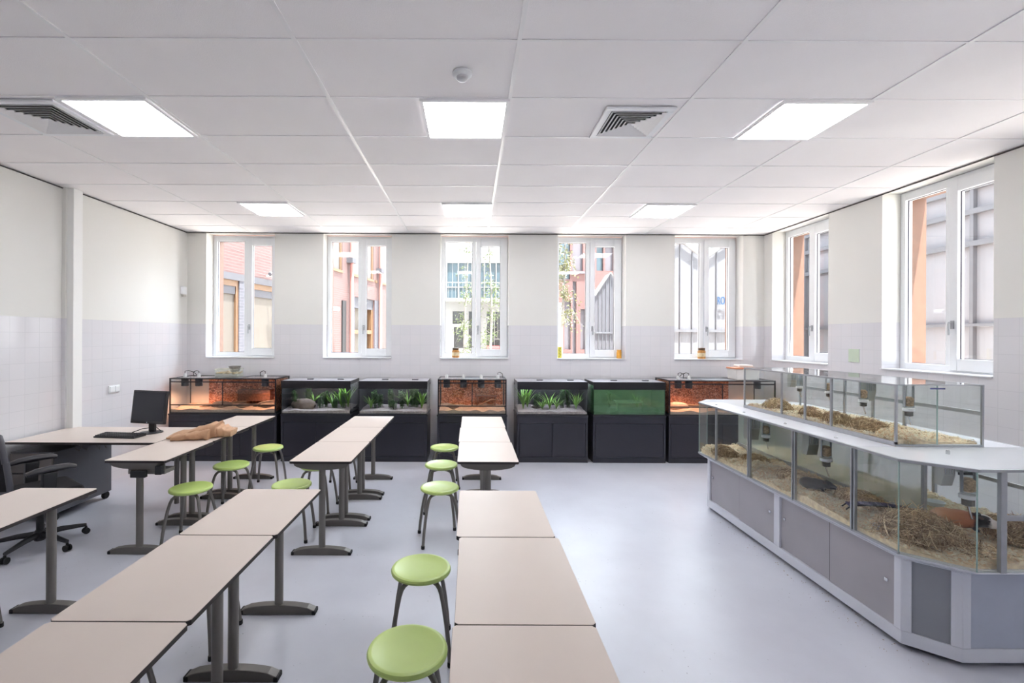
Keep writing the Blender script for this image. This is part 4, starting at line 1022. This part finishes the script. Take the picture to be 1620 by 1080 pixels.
edge_box(rl, Pt, 3, 0, None, ZB+.01, ZB+0.045, 0.012, 0.024); edge_box(rl, Pt, 7, 0, None, ZB, ZB+0.012, -0.003, 0.012)
rl.build('rail', M_alu, lt_)
M_div = tinted_mat('pale_green_divider', (226,236,230), 0.34, 0.1)
MB().box(2.921, 2.929, 3.02, 5.09, ZB+.01, ZL-.004).build('divider', M_div, lt_)
MB().box(2.912, 2.920, 3.02, 5.09, 0.60, 0.632).box(2.915, 2.935, 3.0, 3.02, ZB+.01, ZL-.004).build('divider_rail', M_alu, lt_)
for y in (4.05, 3.46): MB().box(2.42, 2.91, y-.003, y+.003, ZB+.01, ZL-.004).build('cross_pane', M_cglass, lt_)
MB().box(2.938, 3.43, 3.0, 3.006, ZB+.01, ZL-.004).build('cross_pane', M_cglass, lt_)
rim = MB()
for i in range(8): edge_box(rim, Pt, i, 0, None, ZL-.004, ZL+0.012, -0.003, 0.014)
rim.build('top_rim', M_alu, lt_, bevel=0.002)
M_lidp = mat('pale_grey_lid_panel', (216,216,224), 0.3, 0.05, var=0.02, spec=.6)
M_lidw = bpy.data.materials.new('milky_glass_lid'); M_lidw.use_nodes = True
nt = M_lidw.node_tree; pb = nt.nodes['Principled BSDF']; pb.inputs['Base Color'].default_value = rgb(246,248,252); pb.inputs['Roughness'].default_value = 0.14
trl = nt.nodes.new('ShaderNodeBsdfTranslucent'); trl.inputs[0].default_value = rgb(244,246,248); mxl = nt.nodes.new('ShaderNodeMixShader'); mxl.inputs[0].default_value = 0.42
nt.links.new(pb.outputs[0], mxl.inputs[1]); nt.links.new(trl.outputs[0], mxl.inputs[2]); nt.links.new(mxl.outputs[0], nt.nodes['Material Output'].inputs['Surface'])
pin = ins(Pt, 0.0145)
ys = [4.88, 4.50, 3.93, 3.40, 2.91]
for a, b in zip(ys[:-1], ys[1:]):
    o = MB().box(2.4145, 2.648, b+0.003, a-0.003, ZL+0.0, ZL+0.012).build('lid_panel', M_lidp, lt_, bevel=0.0015)
    MB().lathe([(0.011,0),(0.011,0.007),(0.006,0.009)], (2.47, (a+b)/2, ZL+0.012), 12).build('lid_lock', M_chrome, o)
MB().box(3.202, 3.4355, 2.913, 4.88, ZL, ZL+.012).build('lid_panel', M_lidp, lt_)
o = MB().prism([pin[0], pin[1], pin[2], pin[3], (pin[3][0], 2.907), (pin[0][0], 2.907)], ZL, ZL+.012).build('lid_panel', M_lidw, lt_)
MB().lathe([(0.010,0),(0.010,0.02),(0.006,0.022)], (2.79, 2.73, ZL+.012), 12).build('lid_lock', M_chrome, o)
MB().box(2.78, 2.80, 2.445, 2.4452, ZL, ZL+.0001).build('lid_mark', M_alu, o)
MB().prism([(pin[7][0], 4.886), (2.648,4.886), (2.648,4.535),(3.202,4.535),(3.202,4.886),(pin[4][0],4.886), pin[4], pin[5], pin[6], pin[7]], ZL, ZL+.012).build('lid_panel', M_lidw, lt_)
# strip of seams
sm = MB()
for y in ys[1:4]: sm.box(2.4145, 2.648, y-0.003, y+0.003, ZL-0.002, ZL+0.0095)
sm.build('lid_seam', M_foot, lt_)

# upper glass tank
ux0, ux1, uy0, uy1, uz0, uz1 = 2.65, 3.20, 2.91, 4.53, ZL+0.0125, 1.478
ut = thing('glass_tank', 'smaller rectangular glass animal tank stacked on top of the island', 'glass tank', (0,0,0))
MB().box(ux0+.012, ux1-.012, uy0+.012, uy1-.012, uz0, uz0+.012).build('floor_plate', MATS['white_tray'], ut)
f = MB(); s = 0.012
f.box(ux0, ux0+s, uy0, uy1, uz0, uz0+0.028).box(ux1-s, ux1, uy0, uy1, uz0, uz0+.012).box(ux0+s, ux1-s, uy0, uy0+s, uz0, uz0+.012).box(ux0+s, ux1-s, uy1-s, uy1, uz0, uz0+.012)
f.box(ux0, ux0+s, uy0, uy1, uz1-s, uz1).box(ux1-s, ux1, uy0, uy1, uz1-s, uz1).box(ux0+s, ux1-s, uy0, uy0+.006, uz1-.006, uz1).box(ux0+s, ux1-s, uy1-.008, uy1, uz1-.008, uz1)
for x in (ux0, ux1-s):
    for y in (uy0, uy1-s): f.box(x, x+s, y, y+s, uz0+.012, uz1-s)
f.box(ux1-s, ux1, uy0+s, uy1-s, 1.285, 1.31)
for k, y in enumerate((3.986, 3.707, 3.438)):
    f.box(ux0-.003, ux0+.008, y-.012, y-.002, uz0+.028, uz1-s).box(ux0+.003, ux0+.014, y+.002, y+.012, uz0+.028, uz1-s); f.box(ux1-s, ux1, y-.01, y+.01, uz0+.012, uz1-s)
f.build('frame', M_alu, ut)
MB().box(ux0+.004, ux0+.009, uy0+s, uy1-s, uz0+.028, uz1-s).build('front_pane', M_cglass, ut)
MB().box(ux1-.008, ux1-.004, uy0+s, uy1-s, uz0+.012, uz1-s).build('rear_pane', M_cglass, ut)
MB().box(ux0+s, ux1-s, uy0+.003, uy0+.008, uz0+.012, uz1-.006).build('end_pane', M_cglass, ut)
MB().box(ux0+s, ux1-s, uy1-.009, uy1-.004, uz0+.012, uz1-.008).build('end_pane', M_cglass, ut)
for y in (3.986, 3.438): MB().box(ux0+.02, ux1-.02, y-.002, y+.002, uz0+.013, uz1-.012).build('cross_pane', M_cglass, ut)
MB().box(2.905, 2.911, uy0+.009, 3.42, uz0+.013, uz1-.008).build('divider', M_cglass, ut)
MB().box(2.904, 2.912, uy0+.0002, uy0+.0028, uz0+.013, uz1-.008).build('divider_edge', M_gedge, ut)
MB().box(ux0+.0125, ux1-.0125, uy0+.01, uy1-.01, uz1-.006, uz1-.001).build('top_pane', M_cglass, ut)
sg = MB().box(2.862, 2.955, uy0-.002, uy0, uz1-.030, uz1-.022).build('blue_strip', mat('blue_label', (96,104,160), .4), ut)

# bedding, hay
M_shav = mat('pale_wood_shavings', (244,220,188), .9, var=.18, scale=35)
M_shav2 = mat('light_wood_shavings', (250,238,214), .9, var=.1, scale=30)
M_shav3 = mat('tan_wood_shavings', (232,200,160), .9, var=.15, scale=30)
M_hayc = mat('matted_hay', (176,150,120), .95, var=.4, scale=60, bump=1, bscale=90)
M_h1 = mat('brown_hay', (196,168,134), .85, var=.25, scale=20); M_h2 = mat('pale_straw', (240,220,182), .8, var=.15, scale=20); M_h3 = mat('dark_hay', (146,122,100), .9, var=.2, scale=20)
def inpoly(P, x, y):
    n = len(P); return all((P[(i+1)%n][0]-P[i][0])*(y-P[i][1]) - (P[(i+1)%n][1]-P[i][1])*(x-P[i][0]) > 0 for i in range(n))
HEAPS = [(3.17,3.28,.12,.24), (3.05,2.98,.05,.2), (2.5,3.3,.03,.2), (2.58,4.2,.06,.25), (2.6,3.75,.04,.2), (3.2,2.75,.04,.15)]
def bed_z(x, y, zb, amp):
    z = zb + amp*(0.55+0.9*noise.noise(Vector((x*5, y*5, 3)))+0.3*noise.noise(Vector((x*17, y*17, 7))))
    for hx, hy, hh, hr in HEAPS:
        d = ((x-hx)**2+(y-hy)**2)/(hr*hr); z += hh*math.exp(-d*2) if zb < 1 else 0
    return z
def bedding(P, zb, amp, nfl, label, seed, weight=None):
    r = random.Random(seed); mb = MB()
    xs = [p[0] for p in P]; yy = [p[1] for p in P]; x0, x1, y0, y1 = min(xs), max(xs), min(yy), max(yy); n1 = 44; n2 = int(n1*(y1-y0)/(x1-x0))
    cxx, cyy = (x0+x1)/2, (y0+y1)/2
    # concentric plan so that the edge follows the tank
    rings = 14; per = []; m_ = 160
    L = [0]; n = len(P)
    for i in range(n): L.append(L[-1] + (Vector(P[(i+1)%n])-Vector(P[i])).length)
    for k in range(m_):
        q = L[-1]*k/m_; i = max(j for j in range(n) if L[j] <= q); t_ = (q-L[i])/(L[i+1]-L[i])
        per.append((P[i][0]+(P[(i+1)%n][0]-P[i][0])*t_, P[i][1]+(P[(i+1)%n][1]-P[i][1])*t_))
    vs = []; 
    def core(p):   # the middle line of the tank
        return (cxx, min(max(p[1], y0+(x1-x0)/2), y1-(x1-x0)/2))
    for j in range(rings+1):
        q = 1 - j/rings
        for p in per:
            c = core(p); x = c[0]+(p[0]-c[0])*q; y = c[1]+(p[1]-c[1])*q; vs.append((x, y, bed_z(x, y, zb, amp)))
    fs = [(j*m_+k, j*m_+(k+1)%m_, (j+1)*m_+(k+1)%m_, (j+1)*m_+k) for j in range(rings) for k in range(m_)]
    o = len(vs); vs += [(p[0], p[1], zb-0.0) for p in per]; fs += [(o+k, o+(k+1)%m_, (k+1)%m_, k) for k in range(m_)]
    mb.m(0).add(vs, fs)
    c = 0
    while c < nfl:
        x, y = r.uniform(x0, x1), r.uniform(y0, y1)
        if weight and r.random() > weight(x, y): continue
        if not inpoly(P, x, y): continue
        z = bed_z(x, y, zb, amp) + r.uniform(.0, .010); a = r.random()*2*PI; l = r.uniform(.005,.012); w_ = l*r.uniform(.3,.7)
        tl = r.uniform(-.6,.6); c_, s_ = math.cos(a), math.sin(a)
        p = lambda u, v, b: (x+(u*c_-v*s_), y+(u*s_+v*c_), z+u*tl+b)
        mb.m(r.choice((0,1,1,2))).add([p(-l,-w_,0), p(0,-w_,.003), p(l,-w_,0), p(l,w_,0), p(0,w_,.003), p(-l,w_,0)], [(0,1,4,5),(1,2,3,4)]); c += 1
    ob = mb.build('wood_shavings', [M_shav, M_shav2, M_shav3]); return tag(ob, label, 'wood shavings', kind='stuff')
bedding(ins(Pt, 0.026), ZB+0.0085, 0.05, 26000, 'bed of pale wood shavings covering the floor of the long lower tank', 4, lambda x, y: 1.0 if (y < 3.2 or x < 2.75) else .25)
bedding([(2.664,2.935),(3.186,2.935),(3.186,4.516),(2.664,4.516)], uz0+.0125, .028, 7000, 'bed of pale wood shavings in the upper glass tank', 6, lambda x, y: 1.0 if x < 2.88 else .3)
def hay(x, y, z, rx, ry, rz, n, label, seed, L=0.12, width=.0013, rot=0.0, pale=.3):
    r = random.Random(seed); mb = MB(); c0, s0 = math.cos(rot), math.sin(rot)
    def T(p): return (x+p[0]*c0-p[1]*s0, y+p[0]*s0+p[1]*c0, z+max(p[2], -0.01))
    b = MB().ball((0,0,0), 1, nu=22, nv=14)
    mb.m(0).add([T((vx*rx*.8*(1+.35*noise.noise(Vector((vx*2.4+seed,vy*2.4,vz*2)))), vy*ry*.8*(1+.35*noise.noise(Vector((vx*2.4,vy*2.4+seed,vz)))), vz*rz*.82*(1+.3*noise.noise(Vector((vx*3,vy*3,seed)))))) for vx,vy,vz in b.v], b.f)
    for k in range(n):
        a = r.random()*2*PI; el = math.asin(r.uniform(-.05,1)); q = r.uniform(.72, 1.02)
        p = Vector((rx*q*math.cos(a)*math.cos(el), ry*q*math.sin(a)*math.cos(el), rz*q*math.sin(el)))
        nrm = Vector((p.x/rx**2, p.y/ry**2, p.z/rz**2)).normalized()
        d = Vector((r.gauss(0,1), r.gauss(0,1), r.gauss(0,1))); d = (d - nrm*d.dot(nrm)*.75).normalized()
        l = L*r.uniform(.35,1.1); cv = nrm.cross(d)*r.uniform(-.5,.5) - nrm*r.uniform(.1,.9)*l/max(rx,.01)*.4
        sd = d.cross(Vector((r.gauss(0,1), r.gauss(0,1), r.gauss(0,1)))).normalized()*width*r.uniform(.7,1.6)
        pts = [p + d*l*(t_-.5) + cv*l*((t_-.5)**2)*1.6 for t_ in (0,.25,.5,.75,1)]
        vs = []
        for j, pt in enumerate(pts): w_ = sd*(1 if 0 < j < 4 else .5); vs += [T(pt-w_), T(pt+w_)]
        mb.m(2 if r.random() < pale else r.choice((1,1,3))).add(vs, [(2*j,2*j+1,2*j+3,2*j+2) for j in range(4)])
    o = mb.build('hay_heap', [M_hayc, M_h1, M_h2, M_h3]); return tag(o, label, 'hay', kind='stuff')
hay(2.63, 2.74, .60, .20, .17, .15, 2600, 'large tangled heap of brown hay at the near end of the lower tank', 1, L=.17, width=.0015, rot=-.5, pale=.3)
hay(2.80, 2.55, .58, .13, .09, .045, 900, 'low scatter of hay at the near chamfer of the lower tank beneath the guinea pig', 2, L=.12, pale=.4)
hay(3.16, 2.68, .62, .15, .20, .12, 1300, 'brown hay heap behind the guinea pig head at the right edge', 3, L=.14, pale=.25)
hay(2.52, 4.62, .60, .10, .18, .10, 900, 'dark hay heap in the far end bay of the lower tank', 4, L=.09, pale=.15)
hay(2.62, 4.28, .63, .10, .16, .07, 700, 'hay heap in the second bay of the lower tank behind the shavings', 5, L=.09, pale=.2)
hay(2.68, 3.78, .61, .13, .28, .07, 1100, 'long low hay heap in the third bay of the lower tank', 6, L=.1, pale=.3)
hay(2.74, 3.28, .62, .10, .20, .08, 800, 'hay clump in the middle of the lower tank before the divider end', 7, L=.1, pale=.3)
hay(2.80, 4.26, 1.12, .09, .17, .095, 800, 'tall hay clump in the far bay of the upper tank', 8, L=.08, pale=.25)
hay(2.80, 3.85, 1.12, .08, .09, .085, 500, 'small dark hay clump in the second bay of the upper tank', 9, L=.07, pale=.15)
hay(2.80, 3.57, 1.12, .09, .125, .085, 700, 'dark hay clump in the third bay of the upper tank', 10, L=.08, pale=.15)
hay(2.79, 3.27, 1.12, .09, .17, .085, 900, 'wide hay heap in the nearest bay of the upper tank', 11, L=.09, pale=.25)
HEAPS2 = MB()
# heap of shavings at the near end of the upper tank
rr_ = random.Random(12); b = MB().m(0).ball((2.765,3.04,uz0+.015), .085, .115, .07, nu=24, nv=12)
b.v = [(x+.012*noise.noise(Vector((x*40,y*40,z*40))), y, z+.012*noise.noise(Vector((x*30,y*30,z*30)))) for x,y,z in b.v]
for k in range(2200):
    a = rr_.random()*2*PI; el = math.asin(rr_.random()); p = Vector((2.765+.088*math.cos(a)*math.cos(el), 3.04+.118*math.sin(a)*math.cos(el), uz0+.015+.074*math.sin(el)))
    d1 = Vector((rr_.gauss(0,1), rr_.gauss(0,1), rr_.gauss(0,1))).normalized(); d2 = d1.orthogonal().normalized(); l = rr_.uniform(.004,.009)
    b.m(rr_.choice((0,1,1,2))).add([p-d1*l-d2*l*.5, p+d1*l-d2*l*.5, p+d1*l+d2*l*.5, p-d1*l+d2*l*.5], [(0,1,2,3)])
tag(b.build('shavings_heap', [M_shav, M_shav2, M_shav3]), 'mound of curly pale shavings at the near end of the upper tank', 'wood shavings', kind='stuff')

# guinea pigs
def fur(name, stops, blaze=True):
    m = bpy.data.materials.new(name); m.use_nodes = True; nt = m.node_tree; b = nt.nodes['Principled BSDF']; b.inputs['Roughness'].default_value = .75
    b.inputs['Sheen Weight'].default_value = .3
    tc = nt.nodes.new('ShaderNodeTexCoord'); s = nt.nodes.new('ShaderNodeSeparateXYZ'); nt.links.new(tc.outputs['Object'], s.inputs[0])
    n = nt.nodes.new('ShaderNodeTexNoise'); n.inputs['Scale'].default_value = 22; nt.links.new(tc.outputs['Object'], n.inputs['Vector'])
    a = nt.nodes.new('ShaderNodeMath'); a.operation = 'MULTIPLY_ADD'; a.inputs[1].default_value = .05; nt.links.new(n.outputs['Fac'], a.inputs[0]); nt.links.new(s.outputs['X'], a.inputs[2])
    mr = nt.nodes.new('ShaderNodeMapRange'); mr.inputs[1].default_value = -.13; mr.inputs[2].default_value = .20; nt.links.new(a.outputs[0], mr.inputs[0])
    r = nt.nodes.new('ShaderNodeValToRGB'); nt.links.new(mr.outputs[0], r.inputs[0])
    e = r.color_ramp.elements; e[0].position = 0; e[0].color = rgb(*stops[0][1]); e[1].position = stops[-1][0]; e[1].color = rgb(*stops[-1][1])
    for p, c in stops[1:-1]: q = e.new(p); q.color = rgb(*c)
    out = r.outputs[0]
    if blaze:
        ab = nt.nodes.new('ShaderNodeMath'); ab.operation = 'ABSOLUTE'; nt.links.new(s.outputs['Y'], ab.inputs[0])
        lt1 = nt.nodes.new('ShaderNodeMath'); lt1.operation = 'LESS_THAN'; lt1.inputs[1].default_value = .014; nt.links.new(ab.outputs[0], lt1.inputs[0])
        gt = nt.nodes.new('ShaderNodeMath'); gt.operation = 'GREATER_THAN'; gt.inputs[1].default_value = .085; nt.links.new(s.outputs['X'], gt.inputs[0])
        ml = nt.nodes.new('ShaderNodeMath'); ml.operation = 'MULTIPLY'; nt.links.new(lt1.outputs[0], ml.inputs[0]); nt.links.new(gt.outputs[0], ml.inputs[1])
        mx = nt.nodes.new('ShaderNodeMix'); mx.data_type = 'RGBA'; nt.links.new(ml.outputs[0], mx.inputs[0]); nt.links.new(out, mx.inputs[6]); mx.inputs[7].default_value = rgb(238,228,222); out = mx.outputs[2]
    nt.links.new(out, b.inputs['Base Color'])
    n2 = nt.nodes.new('ShaderNodeTexNoise'); n2.inputs['Scale'].default_value = 160; n2.inputs['Detail'].default_value = 4; nt.links.new(tc.outputs['Object'], n2.inputs['Vector'])
    bp_ = nt.nodes.new('ShaderNodeBump'); bp_.inputs['Strength'].default_value = .5; bp_.inputs['Distance'].default_value = .004; nt.links.new(n2.outputs['Fac'], bp_.inputs['Height']); nt.links.new(bp_.outputs[0], b.inputs['Normal'])
    return m
def guinea_pig(loc, rz, m_, label, sc=1.0):
    t = thing('guinea_pig', label, 'guinea pig', loc, rz); t.scale = (sc, sc, sc)
    b = MB()
    b.ball((-.055,0,.052), .072,.056,.052, 22, 14).ball((0.0,0,.055), .075,.054,.051, 22, 14).ball((.045,0,.058), .05,.046,.046, 20, 12)
    b.ball((.092,0,.066), .045,.036,.037, 20, 12).ball((.125,0,.056), .034,.026,.026, 18, 12).ball((.150,0,.050), .018,.018,.018, 14, 10)
    for sx, sy in ((.055,.030),(.055,-.030),(-.07,.034),(-.07,-.034)):
        b.tube([(sx,sy,.04),(sx+.006,sy,.016),(sx+.022,sy,.006)], [.018,.012,.007], 10)
    o = b.build('body', m_, t, smooth=True)
    rm = o.modifiers.new('remesh', 'REMESH'); rm.mode = 'VOXEL'; rm.voxel_size = .004; rm.use_smooth_shade = True
    sm = o.modifiers.new('smooth', 'SMOOTH'); sm.factor = .6; sm.iterations = 6
    for q in (-1, 1):
        MB().ball((.114, q*.0285, .074), .0055, nu=12, nv=8).build('eye', mat('dark_eye', (14,12,12), .1), t, smooth=True)
        e = MB().ball((0,0,0), .017, .004, .013, 14, 8); R_ = Matrix.Rotation(q*.5, 3, 'Z') @ Matrix.Rotation(-q*.6, 3, 'X')
        e.v = [tuple(Vector((.078, q*.036, .088)) + R_ @ Vector(v)) for v in e.v]; e.build('ear', mat('dark_ear', (70,52,50), .7), t, smooth=True)
    MB().ball((.1675,0,.052), .004,.006,.004, 10, 6).build('nose', mat('pink_nose', (214,158,150), .5), t, smooth=True)
    return t
guinea_pig((2.865, 2.735, .658), -.72, fur('calico_fur', [(0,(226,206,186)),(.14,(222,180,148)),(.30,(206,146,106)),(.5,(190,118,78)),(.60,(184,108,70)),(.65,(26,22,24)),(.80,(28,24,26)),(.84,(236,226,220)),(1,(236,214,208))]), 'orange and white guinea pig with black face and white blaze', 1.0)
guinea_pig((2.60, 3.52, .625), -.8, fur('black_fur', [(0,(12,11,13)),(.5,(20,19,22)),(1,(12,11,13))], False), 'small dark guinea pig crouching in the middle of the lower tank', .8)

# bottles and hoppers
M_nut = mat('nut_mix', (206,176,142), .8, var=.4, scale=90)
M_bot = glass_mat('bottle_plastic', (.86,.88,.88), 1.0, .05); M_hop = mat('galvanised_hopper', (178,178,174), .4, .3, var=.08)
def water_bottle(x, y, ztop, s, label, feed=True, drop=.16):
    t = thing('water_bottle', label, 'bottle', (x, y, ztop), group='bottles hanging in the glass tanks')
    w = .03*s; h = drop*s
    MB().lathe([(w*.55,-.01),(w,-.02),(w,-h),(w*.8,-h-.012*s)], n=18).build('bottle', M_bot, t, smooth=True)
    MB().lathe([(w*.5,-h*.55),(w*.9,-h*.62),(w*.9,-h*.93),(w*.5,-h*.98)], n=16).build('feed_fill' if feed else 'water', M_nut if feed else M_bot, t, smooth=True)
    MB().lathe([(w*1.15,-h-.010*s),(w*1.15,-h-.028*s),(w*.7,-h-.034*s)], n=18).build('collar', M_white, t, smooth=True)
    MB().lathe([(w*.8,-h-.034*s),(w*.8,-h-.062*s),(w*.5,-h-.066*s)], n=18).build('cap', M_foot, t, smooth=True)
    MB().tube([(0,0,-h-.064*s),(.004,0,-h-.08*s),(.02*s,-.0,-h-.13*s)], .005*s, 8).build('spout', M_chrome, t, smooth=True)
    MB().box(-w*1.1,-w*1.02,-.008,.008,-h,0).box(w*1.02,w*1.1,-.008,.008,-h,0).box(-w*1.1,w*1.1,-.008,.008,-.006,-.0).build('wire_holder', M_alu, t)
    return t
def hopper(x, y, ztop, s, label):
    t = thing('feed_hopper', label, 'feeder', (x, y, ztop), group='metal feeders hanging in the glass tanks')
    MB().prism_x([(-.03*s,0),(.05*s,0),(.05*s,-.22*s),(-.005*s,-.22*s),(-.03*s,-.13*s)], -.045*s, .045*s).build('hopper_body', M_hop, t, bevel=.003)
    g_ = MB()
    for k in range(5): g_.box(-.04*s+.018*s*k, -.036*s+.018*s*k, -.034*s, -.031*s, -.12*s, -.01)
    g_.build('grille', M_chrome, t); return t
zl = ZL-.0045
water_bottle(2.835, 2.66, zl, 1.15, 'clear feed bottle with bent steel spout hanging above the calico guinea pig')
hopper(2.75, 2.70, zl, .72, 'grey metal feeder hanging beside the near feed bottle')
water_bottle(2.605, 3.42, zl, 1.1, 'clear bottle hanging in the third bay of the lower tank'); hopper(2.60, 3.56, zl, .9, 'grey metal feeder in the third bay of the lower tank')
water_bottle(2.62, 4.14, zl, 1.0, 'clear bottle hanging in the second bay of the lower tank'); hopper(2.60, 4.30, zl, 1.1, 'dark metal feeder in the second bay of the lower tank')
zu = uz1-.0065
water_bottle(2.93, 4.16, zu, .8, 'clear bottle in the second pane of the upper tank', False); hopper(2.95, 4.27, zu, .7, 'metal feeder farthest away in the upper tank')
water_bottle(2.90, 3.78, zu, .8, 'dark-capped bottle in the third pane of the upper tank'); 
water_bottle(2.80, 3.33, zu, .85, 'bottle left of the pair in the nearest bay of the upper tank'); hopper(2.985, 3.50, zu, .8, 'metal feeder behind the bottles of the upper tank')
water_bottle(2.80, 2.985, zu, .9, 'clear bottle at the near end post of the upper tank')

# toys and dishes
t = thing('toy_bridge', 'dark purple bendy bridge lying across the lower tank shavings', 'toy', (2.66, 3.02, .655), -.35)
mb = MB()
for k in range(12):
    a = -.17+.34*k/11; mb.box(a-.012, a+.012, -.03, .03, .035*math.cos(a*6)-.006, .035*math.cos(a*6)+.006)
mb.build('slats', mat('dark_purple_wood', (58,48,82), .6), t)
MB().tube([(-.2,.033,-.01)]+[(-.17+.34*k/11,.033,.035*math.cos((-.17+.34*k/11)*6)) for k in range(12)]+[(.24,.033,-.01)], .004, 6).tube([(-.2,-.033,-.01)]+[(-.17+.34*k/11,-.033,.035*math.cos((-.17+.34*k/11)*6)) for k in range(12)]+[(.24,-.033,-.01)], .004, 6).build('wire', M_rub, t)
t = thing('feed_dish', 'small white round dish on the shavings heap in the lower tank', 'dish', (3.04, 3.06, .672))
MB().lathe([(.03,0),(.045,.004),(.055,.03),(.051,.03),(.042,.008),(0,.006)], n=26).build('bowl', M_white, t, smooth=True)
tag(blob(0,0,.02,.045,3,sx=1.3,sy=.7).build('salt_stone', mat('pale_blue_block', (206,212,222), .4), smooth=True, loc=(2.515,2.845,.60)), 'pale bluish block lying against the glass beside the large hay heap', 'block')
t = thing('latch', 'black latch on the rear glass of the lower tank', 'latch', (3.20, 3.0, .90))
MB().box(-.07,.03,-.012,-.001,-.008,.008).build('latch_body', M_rub, t)
rr_ = random.Random(3)
fl = MB()
for k in range(160):
    x, y = rr_.gauss(2.43,.05), rr_.uniform(2.5, 4.6); l = rr_.uniform(.003,.009); a = rr_.random()*6
    if x > 2.50: continue
    fl.add([(x,y,.0015),(x+l*math.cos(a),y+l*math.sin(a),.0015),(x+l*math.cos(a)+.003,y+l*math.sin(a)+.002,.003),(x+.003,y+.002,.003)], [(0,1,2,3)])
tag(fl.build('spilled_shavings', [M_h3]), 'scatter of dark litter specks on the floor along the island base', 'litter', kind='stuff')
